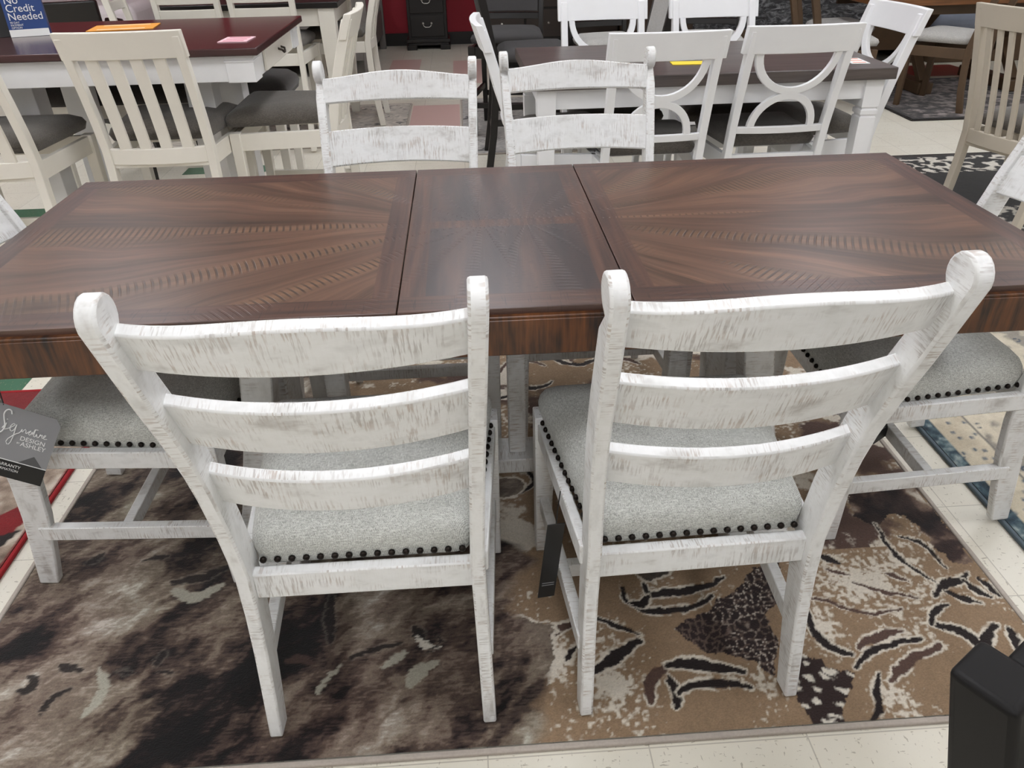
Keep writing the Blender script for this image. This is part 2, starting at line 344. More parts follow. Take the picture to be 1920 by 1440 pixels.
SMOKE = [(0.0102,0,[(-1.037,-0.104),(-1.014,-0.122),(-1.025,-0.139),(-1.047,-0.138)]),(0.0066,0,[(-0.971,-0.194),(-0.969,-0.164),(-0.939,-0.14)]),(0.0114,0,[(-0.239,-0.044),(-0.223,-0.07)]),(0.0078,2,[(-0.234,-0.066),(-0.209,-0.092),(-0.184,-0.1)]),(0.0042,0,[(-0.211,-0.108),(-0.177,-0.086),(-0.189,-0.068)]),(0.015,3,[(-0.241,-0.185),(-0.226,-0.151),(-0.196,-0.139)]),(0.006,3,[(-0.426,-0.193),(-0.413,-0.156),(-0.386,-0.125)]),(0.009,0,[(-1.045,0.215),(-1.021,0.253)]),(0.0072,0,[(-0.911,0.216),(-0.85,0.227)]),(0.0114,0,[(-0.823,0.139),(-0.763,0.147),(-0.707,0.173)]),(0.0126,3,[(-0.815,0.113),(-0.757,0.08),(-0.7,0.121)]),(0.0072,0,[(-0.779,-0.096),(-0.776,-0.059)]),(0.0054,0,[(-0.865,-0.101),(-0.828,-0.111)]),(0.0048,0,[(-0.768,-0.112),(-0.743,-0.121)]),(0.009,0,[(-0.984,-0.079),(-0.94,-0.099)]),(0.0084,3,[(-0.299,-0.139),(-0.278,-0.12),(-0.257,-0.101)]),(0.0066,0,[(-0.363,-0.107),(-0.314,-0.09),(-0.269,-0.079)]),(0.0096,3,[(-0.901,-0.092),(-0.867,-0.153),(-0.893,-0.206)]),(0.0084,1,[(-0.503,-0.109),(-0.477,-0.098),(-0.444,-0.127)]),(0.009,0,[(-0.432,0.07),(-0.431,-0.0),(-0.42,-0.06)])]

def cells(X, Y, s, seed):
    """distance to nearest and second nearest jittered grid point"""
    rs = np.random.RandomState(seed); J = rs.rand(64, 64, 2)
    gx = np.floor(X/s).astype(int); gy = np.floor(Y/s).astype(int); a = np.full(X.shape, 9.); b = a.copy()
    for i in (-1, 0, 1):
        for j in (-1, 0, 1):
            q = J[(gx+i) % 64, (gy+j) % 64]; d = np.hypot(X/s-(gx+i+.15+.7*q[..., 0]), Y/s-(gy+j+.15+.7*q[..., 1]))
            b = np.where(d < a, a, np.minimum(b, d)); a = np.minimum(a, d)
    return a, b
def rug_mesh(name, x0, x1, y0, y1, step, z, fn, mat):
    nx = int((x1-x0)/step)+1; ny = int((y1-y0)/step)+1
    xs = np.linspace(x0, x1, nx); ys = np.linspace(y0, y1, ny); X, Y = np.meshgrid(xs, ys)
    col, h = fn(X, Y)
    V = np.stack([X, Y, z+h], -1).reshape(-1, 3)
    i = np.arange(nx-1)[None, :]+np.arange(ny-1)[:, None]*nx
    F = np.stack([i, i+1, i+1+nx, i+nx], -1).reshape(-1, 4)
    me = bpy.data.meshes.new(name); me.vertices.add(len(V)); me.vertices.foreach_set('co', V.ravel())
    me.loops.add(F.size); me.loops.foreach_set('vertex_index', F.ravel()); me.polygons.add(len(F))
    me.polygons.foreach_set('loop_start', np.arange(0, F.size, 4)); me.polygons.foreach_set('loop_total', np.full(len(F), 4))
    me.update(calc_edges=True)
    at = me.color_attributes.new('pattern', 'FLOAT_COLOR', 'POINT')
    at.data.foreach_set('color', np.concatenate([col, np.ones(col.shape[:2]+(1,))], -1).astype(np.float32).ravel())
    me.materials.append(mat); me.polygons.foreach_set('use_smooth', np.ones(len(F), bool))
    return link(bpy.data.objects.new(name, me))
def lin(*c): return np.array(LIN(c))
def ramp(v, stops):
    p = [s[0] for s in stops]; c = np.array([s[1] for s in stops])
    return np.stack([np.interp(v, p, c[:, k]) for k in range(3)], -1)
def main_rug(X, Y):
    wob = (fbm(X*9, Y*9, 3, 6, .65)-.5)*.07; wob2 = (fbm(X*9, Y*9, 13, 6, .65)-.5)*.07
    Xw, Yw = X+wob, Y+wob2
    # smoky abstract left part: streaks running up to the right
    c, s = math.cos(.75), math.sin(.75); U = Xw*c+Yw*s; Vv = -Xw*s+Yw*c
    g = fbm(U*5, Vv*11, 5, 5, .6); g2 = fbm(U*22, Vv*50, 9, 3); rows = fbm(X*38, Y*330, 21, 2)
    v = (g-.5)*3.+(g2-.5)*.9-.02+(fbm(U*12, Vv*26, 45, 5, .6)-.5)*1.2
    for bx, by, r, w in BLOBS: v = v+w*.5*np.exp(-((Xw-bx)**2+(Yw-by)**2)/(2*(r*1.05)**2))
    v = v-.25*np.exp(-((X+.62)**2/.12+(Y+.15)**2/.06))*(fbm(U*7, Vv*7, 31)*1.3)
    v = v*.72-.07; dash = fbm(X*70, Y*360, 121, 2); v = v+(rows-.5)*.25*(v < -.1)+(dash-.5)*.42
    colA = ramp(v, [(-.75, lin(16,11,11)), (-.48, lin(32,23,22)), (-.4, lin(58,45,40)), (-.12, lin(82,68,59)), (-.05, lin(104,90,78)), (.22, lin(122,109,96)), (.28, lin(138,126,112)), (.5, lin(152,143,130)), (.6, lin(182,175,163))])
    hue = fbm(X*4, Y*4, 77); colA = colA*(1+(hue[..., None]-.5)*np.array([.25, .12, .22]))
    for w, tone, pts in SMOKE:
        d, u = seg_dist(Xw*.4+X*.6, Yw*.4+Y*.6, smooth(pts)); ww = w*1.25*(1.1-.9*np.abs(u-.5)**1.5*1.6); dd = d+(rows-.5)*.012
        if tone == 0: e = np.clip((ww*1.35+.002-dd)/.004, 0, 1)[..., None]*.16; colA = colA*(1-e)+lin(160,150,138)*e
        e = np.clip((ww-dd)/.003, 0, 1)[..., None]*.92; colA = colA*(1-e)+(lin(20,13,13), lin(64,48,42), lin(206,200,188), lin(158,154,140))[tone]*e
    # carved floral right part
    tan = lin(136,113,89)*(1+.22*(fbm(X*60, Y*60, 41, 3)[..., None]-.5)); col = tan.copy()
    cream = lin(206,197,182); dark = lin(30,21,20); brown = lin(80,60,52)
    f = fbm(Xw*7, Yw*7, 51, 4); sp = fbm(X*120, Y*120, 61, 2)
    lt = np.zeros(X.shape)
    for bx, by, r, w in LIGHT: lt = lt+w*np.exp(-((Xw-bx)**2+(Yw-by)**2)/(2*(r*.85)**2))
    m = np.clip((lt+(f-.5)*2.0-.45)*3+(sp-.5)*5.5, 0, 1)[..., None]; col = col*(1-m)+cream*m
    far = Y > .12
    m = np.clip((fbm(Xw*5, Yw*6, 91, 4)-.56)*14, 0, 1)*far; col = col*(1-m[..., None])+brown*m[..., None]
    m = np.clip((fbm(Xw*8, Yw*9, 95, 4)-.6)*16+(sp-.5)*2, 0, 1)*far; col = col*(1-m[..., None])+cream*m[..., None]
    h = np.zeros(X.shape)
    a, b = cells(Xw, Yw, .019, 7)
    for k, poly in POLYS.items():
        q = inside(Xw, Yw, poly)
        if k == 'skin':
            net = np.clip((b-a-.1)*7, 0, 1); pc = lin(92,76,68)*(1-net[..., None])+lin(36,24,24)*net[..., None]
            big = fbm(X*18, Y*18, 71)[..., None]; pc = pc*(.75+.5*big); wcr = np.clip((.09-(b-a))*12, 0, 1)*np.clip((fbm(X*11, Y*11, 73)-.45)*8, 0, 1); pc = pc*(1-wcr[..., None])+lin(180,170,158)*wcr[..., None]
        elif k == 'dots':
            a2, b2 = cells(Xw*.9+Yw*.5, Yw, .03, 17); d = np.clip((.3-a2)*9, 0, 1)[..., None]; pc = lin(46,33,31)*(1-d)+lin(212,205,192)*d
        else:
            t = fbm(Xw*14, Yw*14, 81, 4); pc = ramp(t, [(.3, lin(24,16,16)), (.5, lin(58,42,38)), (.62, lin(120,100,86)), (.75, lin(200,190,176))])
        col = np.where(q[..., None], pc, col); h = np.where(q, .0, h)
    for w, tone, pts in STROKES+CURLS:
        d, u = seg_dist(Xw*.55+X*.45, Yw*.55+Y*.45, smooth(pts)); ww = w*1.25*(1.1-.9*np.abs(u-.5)**1.5*1.7)
        dd = d+(sp-.5)*.006
        e = np.clip((ww*1.4+.0015-dd)/.0025, 0, 1)*np.clip((fbm(X*26, Y*26, 19)-.33)*7, 0, 1); mm = (e*(tone < 2))[..., None]; col = col*(1-mm)+cream*mm
        e = np.clip((ww-dd)/.0022, 0, 1)[..., None]; cc = (dark, brown, cream)[tone]; col = col*(1-e)+cc*e
        h = h-.0016*np.clip((ww*1.2-d)/.004, 0, 1)
    for cx, cy, r in RINGS:
        d = np.abs(np.hypot(Xw-cx, Yw-cy)-r)+(sp-.5)*.004; e = np.clip((.0045-d)/.002, 0, 1)[..., None]; col = col*(1-e)+cream*e
        q = (np.hypot(Xw-cx, Yw-cy) < r-.004)[..., None]; col = np.where(q, col*.0+colA*.75+lin(120,112,100)*.25, col)
    edge = -.02+.1*(fbm(X*4+5, Y*7, 101)-.5)*2+np.where(Y > .5, -.55, 0)+np.where((Y > .2) & (Y <= .5), -.55*(Y-.2)/.3, 0)
    t = np.clip((X-edge)/.035, 0, 1)[..., None]
    out = colA*(1-t)+col*t
    fine = 1+.16*(np.random.RandomState(1).rand(*X.shape)[..., None]-.5)
    return np.clip(out*fine, .004, .9), h*t[..., 0]+(g2-.5)*.0008
M['rug'] = rug_attr_mat('brown_floral_pile')
M['binding'] = plain('taupe_rug_binding', (172,162,152), .9, 0, .15, 200)
def rug(name, label, x0, x1, y0, y1, step, fn, bind, rz=0., zt=.009):
    o = rug_mesh(name, x0+.008, x1-.008, y0+.008, y1-.008, step, zt, fn, M['rug'])
    tag(o, label, 'rug')
    g = G()
    for a, b in (((x0,y0),(x1,y0)), ((x1,y0),(x1,y1)), ((x1,y1),(x0,y1)), ((x0,y1),(x0,y0))):
        g.bar((a[0], a[1], .0055), (b[0], b[1], .0055), .012, .0105)
    obj('binding', g, bind, o, bevel=.003)
    return o
rug('area_rug', 'brown and tan area rug with carved floral scrolls under the long dining table', -1.18, 1.093, -.342, 1.25, .0035, main_rug, M['binding'])

def persian(X, Y):
    d = np.minimum(np.minimum(X-1.235, 2.35-X), np.minimum(Y+1.1, 2.0-Y))
    n = fbm(X*16, Y*16, 5, 4); n2 = fbm(X*60, Y*60, 8, 3); n3 = fbm(X*6, Y*6, 12, 3)
    c = ramp(n3*.6+n*.4, [(.38, lin(196,186,166)), (.47, lin(186,176,156)), (.5, lin(132,126,116)), (.62, lin(140,134,124))])
    a, b = cells(X, Y, .07, 3)
    ring = np.clip((.03-np.abs(a-.16))*60, 0, 1)*(n > .48); c = c*(1-ring[..., None])+lin(36,56,78)*ring[..., None]
    bord = (d > .046) & (d < .15); cc = ramp(n, [(.3, lin(200,190,168)), (.6, lin(186,174,152))]); a, b = cells(X, Y, .045, 9)
    k = np.clip((.2-a)*8, 0, 1)[..., None]; cc = cc*(1-k)+lin(54,76,98)*k
    c = np.where(bord[..., None], cc, c)
    bl = ramp(n*.6+n2*.4, [(.36, lin(22,34,44)), (.5, lin(44,64,76)), (.6, lin(90,110,116)), (.7, lin(150,160,158))])
    c = np.where((d < .046)[..., None], bl, c); c = np.where(((d > .15) & (d < .158))[..., None], lin(110,106,100), c)
    return c*(.85+.3*n2[..., None]), n2*.001
rug('persian_rug', 'blue-bordered cream and grey patterned rug beside the brown rug', 1.235, 2.35, -1.1, 2.0, .007, persian, plain('blue_grey_binding', (86,98,106), .9))
def damask(X, Y):
    d = np.minimum(np.minimum(X-2.0, 4.2-X), np.minimum(Y-2.06, 3.36-Y))
    n = fbm(X*13, Y*13, 25, 4); n2 = fbm(X*50, Y*50, 28, 3)
    sw = np.sin(fbm(X*7, Y*7, 33, 3)*26)
    w = np.clip(sw*3-.6+(n2-.5)*3, 0, 1)[..., None]
    blk = lin(18,17,17)*(1+n[..., None]); c = np.where(((d > .05) & (d < .33))[..., None], blk*(1-w)+lin(196,190,178)*w, blk)
    dash = (np.abs(d-.345) < .012) & (np.sin(X*90+Y*90) > 0); c = np.where(dash[..., None], lin(190,184,172), c)
    c = np.where((d < .03)[..., None], lin(40,32,28), c)
    return c*(.85+.3*n2[..., None]), n2*.001
rug('damask_rug', 'black rug with cream damask border behind the end of the table', 2.0, 4.2, 2.06, 3.36, .008, damask, plain('black_binding', (36,30,28), .9))
def streak(seed, a, b, c):
    def f(X, Y):
        n = fbm(X*2+fbm(X*3, Y*3, seed)*1.5, Y*5+fbm(X*4, Y*4, seed+3)*2, seed+5, 3); v = np.abs(np.sin(n*17)); n2 = fbm(X*40, Y*40, seed+9, 3)
        col = ramp(v*.8+n2*.2, [(.1, lin(*a)), (.25, lin(*b)), (.6, lin(*c)), (.9, lin(*b))])
        return col*(.8+.4*n2[..., None]), n2*.001
    return f
rug('marbled_rug', 'grey marbled rug with black wavy veins under the cream bar stools', -2.5, -.5, 4.05, 5.3, .012, streak(3, (24,26,32), (168,160,150), (200,190,178)), M['binding'])
rug('streaked_rug', 'grey and black streaked rug beneath the black bar stools', -.1, 2.3, 3.75, 5.4, .014, streak(41, (60,58,58), (150,146,142), (180,174,168)), M['binding'])
def shag(X, Y):
    n = fbm(X*24, Y*24, 3, 3); c = ramp(n, [(.3, lin(26,22,22)), (.5, lin(74,66,64)), (.68, lin(140,130,126))])
    d = np.minimum(np.minimum(X-3.08, 5.6-X), np.minimum(Y-4.21, 5.6-Y)); c = np.where((d < .05)[..., None], lin(28,24,23), c)
    return c, n*.006
rug('shag_rug', 'charcoal flecked shag rug under the brown dining set', 3.08, 5.6, 4.21, 5.6, .014, shag, plain('charcoal_binding', (34,30,28), .9))
def redrug(X, Y):
    n = fbm(X*8, Y*8, 15, 4); n2 = fbm(X*45, Y*45, 18, 3)
    c = ramp(n*.7+n2*.3, [(.3, lin(96,78,66)), (.5, lin(156,138,122)), (.66, lin(196,184,170))])
    q = inside(X, Y, [(-1.36,.42), (-1.30,.47), (-1.27,.40), (-1.30,.33), (-1.45,.28), (-1.6,.3), (-1.5,.4)]); c = np.where(q[..., None], lin(120,16,22), c)
    q = inside(X, Y, [(-1.32,.34), (-1.27,.36), (-1.29,.30), (-1.38,.27)]); c = np.where(q[..., None], lin(26,18,18), c)
    d = np.minimum(-1.262-X, 1.06-Y)
    c = np.where((d < .0)[..., None], lin(120,16,22), np.where((d < .32)[..., None] & (Y > .75)[..., None], lin(112,14,20), c))
    return c*(.85+.3*n2[..., None]), n2*.001
rug('red_edged_rug', 'beige rug with red edging at the left end of the table', -2.6, -1.25, -.6, 1.06, .008, redrug, plain('red_binding', (150,22,30), .9))
# ---------------------------------------------------------------- ladder-back dining chairs (distressed white)
def ladder_chair(label, loc, rz, group):
    """origin on the floor under the seat centre; the sitter faces +y"""
    t = thing('dining_chair', label, 'chair', loc, rz, group)
    hx = lambda z: np.interp(z, [0, .4, .95, 1.02], [.2045, .1975, .2185, .220])      # half spacing of the rear posts
    zs = [0, .08, .2, .3, .4, .5, .6, .66, .74, .823, .88, .92, .95]
    yc = [-.226, -.213, -.194, -.186, -.187, -.200, -.220, -.237, -.266, -.302, -.326, -.342, -.352]
    dp = [.044, .05, .058, .062, .063, .062, .06, .058, .056, .053, .049, .045, .046]
    rr = lambda z: np.interp(z, zs, yc)-.003+.000                                        # rear face of the rails
    for s in (-1, 1):
        back, front = [], []
        for i, z in enumerate(zs):
            a, b = max(i-1, 0), min(i+1, len(zs)-1)
            d = Vector((yc[b]-yc[a], zs[b]-zs[a])).normalized(); nrm = Vector((d.y, -d.x))
            back.append((yc[i]-nrm.x*dp[i]/2, max(0, z-nrm.y*dp[i]/2))); front.append((yc[i]+nrm.x*dp[i]/2, max(0, z+nrm.y*dp[i]/2)))
        c = Vector((-.348, .953)); r = .030
        p0 = math.atan2(back[-1][1]-c.y, back[-1][0]-c.x)
        arc = [(c.x+r*math.cos(a), c.y+r*math.sin(a)) for a in np.linspace(R(190), R(-75), 15)]
        poly = back[:-2]+arc+front[-3::-1]
        g = G(); g.prism(poly, lambda y, z: (s*(hx(z)-.0125), y, z), lambda y, z: (s*(hx(z)+.0125), y, z))
        obj('back_post', g, M['post'], t, bevel=.004)
        g = G(); g.hexa([(s*.213,.212,0),(s*.249,.212,0),(s*.249,.250,0),(s*.213,.250,0)], [(s*.206,.205,.40),(s*.252,.205,.40),(s*.252,.254,.40),(s*.206,.254,.40)])
        obj('leg', g, M['post'], t, bevel=.003)
    n = 19; th = .021
    def railz(z0, z1, bow, crest, name):
        g = G(); xs = [(-1+2*i/(n-1)) for i in range(n)]; top, bot = [], []
        for u in xs:
            b = bow*(1-u*u)
            x1 = u*(hx(z1)-.009); x0 = u*(hx(z0)-.009); zt = z1+crest*(math.cos(u*math.pi)*.5+.5)*1.
            top.append((x1, rr(z1)-b, zt)); bot.append((x0, rr(z0)-b, z0))
        g.strip(top, bot, (0, th*.94, th*.34)); obj(name, g, M['rail'], t, bevel=.003)
    railz(.868, .931, .036, .013, 'top_rail'); railz(.706, .798, .040, 0, 'back_slat'); railz(.564, .636, .038, 0, 'back_slat')
    g = G(); g.box(-.19, .19, -.196, -.172, .325, .381); obj('seat_rail', g, M['rail'], t, bevel=.003)
    g = G(); g.box(-.215, .215, .226, .248, .332, .384); obj('seat_rail', g, M['rail'], t, bevel=.003)
    for s in (-1, 1):
        g = G(); g.hexa([(s*.196,-.175,.340),(s*.216,-.175,.340),(s*.246,.21,.340),(s*.226,.21,.340)], [(s*.196,-.175,.384),(s*.216,-.175,.384),(s*.246,.21,.384),(s*.226,.21,.384)])
        obj('seat_rail', g, M['cross'], t, bevel=.003)
        g = G(); g.bar((s*.2065,-.195,.155), (s*.231,.225,.155), .022, .036); obj('side_stretcher', g, M['cross'], t, bevel=.002)
    g = G(); g.bar((-.215,.0,.155), (.215,.0,.155), .022, .034); obj('cross_stretcher', g, M['rail'], t, bevel=.002)
    # upholstered seat: trapezoid with soft crown
    def ring(z, e):
        pts = []; hr, hf, y0, y1, rc = .185, .240, -.168, .258, .03
        base = [(-hr-e, y0-e), (hr+e, y0-e), (hf+e, y1+e), (-hf-e, y1+e)]
        for i in range(4):
            p, q, r_ = Vector(base[i-1]), Vector(base[i]), Vector(base[(i+1) % 4])
            a = q+(p-q).normalized()*rc; b = q+(r_-q).normalized()*rc
            for k in range(7):
                u = k/6; w = a*(1-u)**2+q*2*u*(1-u)+b*u*u; pts.append((w.x, w.y, z))
            for k in range(1, 6): 
                a2 = r_+(q-r_).normalized()*rc; w = b.lerp(a2, k/6); pts.append((w.x, w.y, z))
        return pts
    g = G(); g.loft([ring(.378,-.004), ring(.383,.0), ring(.400,.002), ring(.418,.004), ring(.434,.001), ring(.448,-.006), ring(.459,-.018), ring(.468,-.036), ring(.4745,-.062), ring(.4785,-.10), ring(.480,-.155)])
    seat = obj('seat_cushion', g, M['linen'], t, smooth=True)
    g = G(); m = 15
    for i in range(m): g.dome((-.172+.344*i/(m-1), -.1725, .394), .0062, .0055, (0,-1,.25))
    for s in (-1, 1):
        for i in range(17): u = .03+.94*i/16; g.dome((s*(.1895+.0545*u), -.168+.426*u, .394), .0062, .0055, (s,-.13,.25))
    for i in range(18): g.dome((-.225+.45*i/17, .2625, .394), .0062, .0055, (0,1,.25))
    obj('nailhead_trim', g, M['nail'], seat, smooth=True, label='dark bronze nailheads')
    return t
GR = 'distressed white ladder-back chairs around the long table'
ZR = .0095
ca = ladder_chair('white ladder-back chair with back to us over the dark smoky half of the rug', (-.287, -.04, ZR), 0, GR)
cb = dup(ca, 'white ladder-back chair with back to us over the tan scrolled half of the rug', (.303, -.034, ZR), 1.6)
cc = dup(ca, 'white ladder-back chair facing us across the long table, nearer the bar-height table', (-.265, .80, ZR), 180)
cd = dup(ca, 'white ladder-back chair facing us across the long table, in front of the grey-topped table', (.272, .87, ZR), 181)
ce = dup(ca, 'white ladder-back chair at the end of the long table beside the red-edged rug', (-.885, .375, ZR), -90)
cf = dup(ca, 'white ladder-back chair at the end of the long table standing partly on the blue-bordered rug', (1.0, .40, ZR), 90)

# ---------------------------------------------------------------- the long dining table
L, W, l, T = 2.15, .851, .417, .76
t = thing('dining_table', 'long dark brown extending dining table with sunburst veneer top and a centre leaf', 'table', (0, 0, ZR))
z1 = T-ZR
def slab(name, x0, x1):
    g = G(); e = .0012
    g.box(x0+e, x1-e, 0, W, z1-.019, z1)
    return obj(name, g, M['veneer'], t, bevel=.0016)
slab('tabletop', -L/2, -l/2); slab('tabletop', l/2, L/2); slab('table_leaf', -l/2, l/2)
for nm, p, q in (('apron', (-L/2-.012,-.003), (L/2+.012,-.003)), ('apron', (-L/2-.012,W+.003), (L/2+.012,W+.003)), ('apron', (-L/2-.003,.0), (-L/2-.003,W)), ('apron', (L/2+.003,.0), (L/2+.003,W))):
    g = G(); long = abs(q[0]-p[0]) > .1
    g.bar((p[0],p[1],z1-.052), (q[0],q[1],z1-.052), .024, .070)
    # stepped moulding under the top
    g.bar((p[0],p[1],z1-.0155), (q[0],q[1],z1-.0155), .017, .007)
    obj(nm, g, M['apron'], t, bevel=.002)
cy = W/2
for s in (-1, 1):
    def leg(name, pts, w, d, m):
        g = G(); rings = [[(x-w/2, y-d/2, z), (x+w/2, y-d/2, z), (x+w/2, y+d/2, z), (x-w/2, y+d/2, z)] for x, y, z in pts]
        g.loft(rings); obj(name, g, m, t, bevel=.004)
    for sy in (-1, 1):
        leg('pedestal_leg', [(s*(.52+.02*k), cy+sy*v, z) for k, (v, z) in enumerate(((.20,.66), (.175,.55), (.16,.42), (.165,.3), (.2,.17), (.26,.05)))], .07, .062, M['post'])
    leg('pedestal_panel', [(s*.55, cy, .66), (s*.55, cy, .12)], .05, .13, M['post'])
    leg('pedestal_post', [(s*.42, cy, .66), (s*.42, cy, .12)], .05, .05, M['post'])
    g = G(); g.box(s*.56-.055, s*.56+.055, cy-.33, cy+.33, 0, .06); obj('pedestal_foot', g, M['cross'], t, bevel=.004)
    g = G(); g.box(s*.55-.05, s*.55+.05, cy-.3, cy+.3, .62, .66); obj('pedestal_head', g, M['cross'], t, bevel=.004)
g = G(); g.box(-.60, .60, cy-.05, cy+.05, .085, .128); obj('trestle_beam', g, M['rail'], t, bevel=.003)
g = G(); g.box(-.001, .043, cy-.02, cy+.022, .128, .66); obj('centre_post', g, M['post'], t, bevel=.003)

# ---------------------------------------------------------------- hang tags on the chairs
def text(name, body, size, mat, parent, loc, rot, ext=.0003, align='LEFT', shear=0., sx=1.):
    cu = bpy.data.curves.new(name, 'FONT'); cu.body = body; cu.size = size; cu.extrude = ext; cu.align_x = align; cu.shear = shear
    cu.offset = .0; cu.materials.append(mat)
    tmp = link(bpy.data.objects.new(name, cu)); bpy.context.view_layer.update()
    me = bpy.data.meshes.new_from_object(tmp.evaluated_get(bpy.context.evaluated_depsgraph_get())); bpy.data.objects.remove(tmp); me.name = name
    o = link(bpy.data.objects.new(name, me), parent); o.location = loc; o.rotation_euler = rot; o.scale = (sx, 1, 1); return o
tg = thing('hang_tag', 'large grey and black warranty hang tag on the end chair above the red-edged rug', 'tag', (-1.004, .112, .447), 0)
# tag plane: u to the right (slightly dropping), v up; seen from the front
tg.rotation_euler = (R(90-14), R(29), R(4))
def tpoly(name, poly, y, m, th=.0012):
    g = G(); g.prism(poly, lambda a, b: (a, b, y), lambda a, b: (a, b, y+th)); return obj(name, g, m, tg, bevel=0)
tpoly('card', [(-.085,-.078), (.058,-.078), (.058,.062), (.046,.076), (-.085,.076)], 0, M['tag_grey'])
tpoly('warranty_band', [(-.085,-.078), (.058,-.078), (.058,-.040), (-.085,-.040)], .0013, M['tag_black'], .0006)
tpoly('white_line', [(-.085,-.0405), (.058,-.0405), (.058,-.0388), (-.085,-.0388)], .0014, M['ink_white'], .0006)
tpoly('mountain_print', [(.005,-.039), (.05,-.039), (.030,-.018)], .0013, plain('dark_grey_print', (84,84,86), .4), .0004)
g = G(); zt = .0022
sc = [(-.033,.052),(-.036,.060),(-.045,.060),(-.050,.050),(-.046,.038),(-.040,.026),(-.040,.012),(-.050,.004),(-.060,.004)]
g.tube([(x*.82-.004, y+.008, zt) for x, y in smooth(sc, 2)], .0014, 6)
sc = [(-.044,.018),(-.038,.031),(-.038,.031),(-.039,.016),(-.039,.016),(-.031,.020),(-.018,.032),(-.024,.034),(-.029,.024),(-.025,.015),(-.018,.020),(-.016,.033),(-.016,.033),(-.016,-.004),(-.022,-.016),(-.029,-.006),(-.014,.012),(-.004,.018),(-.002,.029),(-.001,.018),(.004,.029),(.007,.026),(.008,.018),(.014,.026),(.018,.029),(.013,.020),(.018,.018),(.021,.029),(.022,.018),(.026,.038),(.025,.018),(.030,.018),(.031,.028),(.033,.018),(.038,.019),(.039,.028),(.041,.022),(.044,.028),(.044,.018),(.049,.022),(.052,.028),(.047,.026),(.048,.018),(.056,.020)]
g.tube([(x*.82-.004, y+.008, zt) for x, y in smooth(sc, 1)], .0009, 5)
g.tube([(.016,.041,zt), (.022,.042,zt)], .0008, 5)
g.tube([(-.037,.0465,zt), (-.035,.0470,zt)], .0008, 5)
obj('script_print', g, M['ink_white'], tg, label='white handwritten style lettering')
text('print', 'DESIGN', .0135, M['ink_white'], tg, (-.005,.010,.0014), (0,0,0))
text('print', 'BY', .005, M['ink_white'], tg, (-.008,.001,.0014), (0,0,0))
text('print', 'ASHLEY', .0135, M['ink_white'], tg, (-.001,-.002,.0014), (0,0,0))
text('print', 'WARRANTY', .0092, M['ink_white'], tg, (-.038,-.053,.0020), (0,0,0))
text('print', 'INFORMATION', .0075, M['ink_white'], tg, (-.040,-.062,.0020), (0,0,0))
g = G(); g.tube([(-.05,.073,.001), (-.07,.10,-.01), (-.085,.125,-.02)], .0012, 6); obj('string', g, M['tag_black'], tg)
def small_tag(label, loc, rot, w, h):
    t = thing('hang_tag', label, 'tag', loc, 0); t.rotation_euler = [R(a) for a in rot]
    g = G(); g.box(-w/2, w/2, -.0012, .0012, -h, 0); obj('card', g, M['black_plastic'], t, bevel=.0008)
    g = G()
    for k in (.17, .2): g.box(-w*.36, w*.36, -.0016, -.0012, -h*(1-k), -h*(1-k)+.002)
    obj('print_line', g, M['tag_grey'], t)
    g = G(); g.tube([(0,0,-.004), (.0,.004,.03), (.004,.012,.07)], .0012, 6); obj('string', g, M['tag_black'], t)
small_tag('narrow dark hang tag dangling under the seat of the chair on the tan scrolls', (.064, -.095, .340), (0,6,12), .036, .195)
small_tag('dark hang tag dangling below the end chair on the blue-bordered rug', (.905, .345, .33), (0,-22,20), .05, .2)
small_tag('small black hang tag under the far chair nearer the bar-height table', (-.47, .93, .175), (0,3,180), .055, .10)
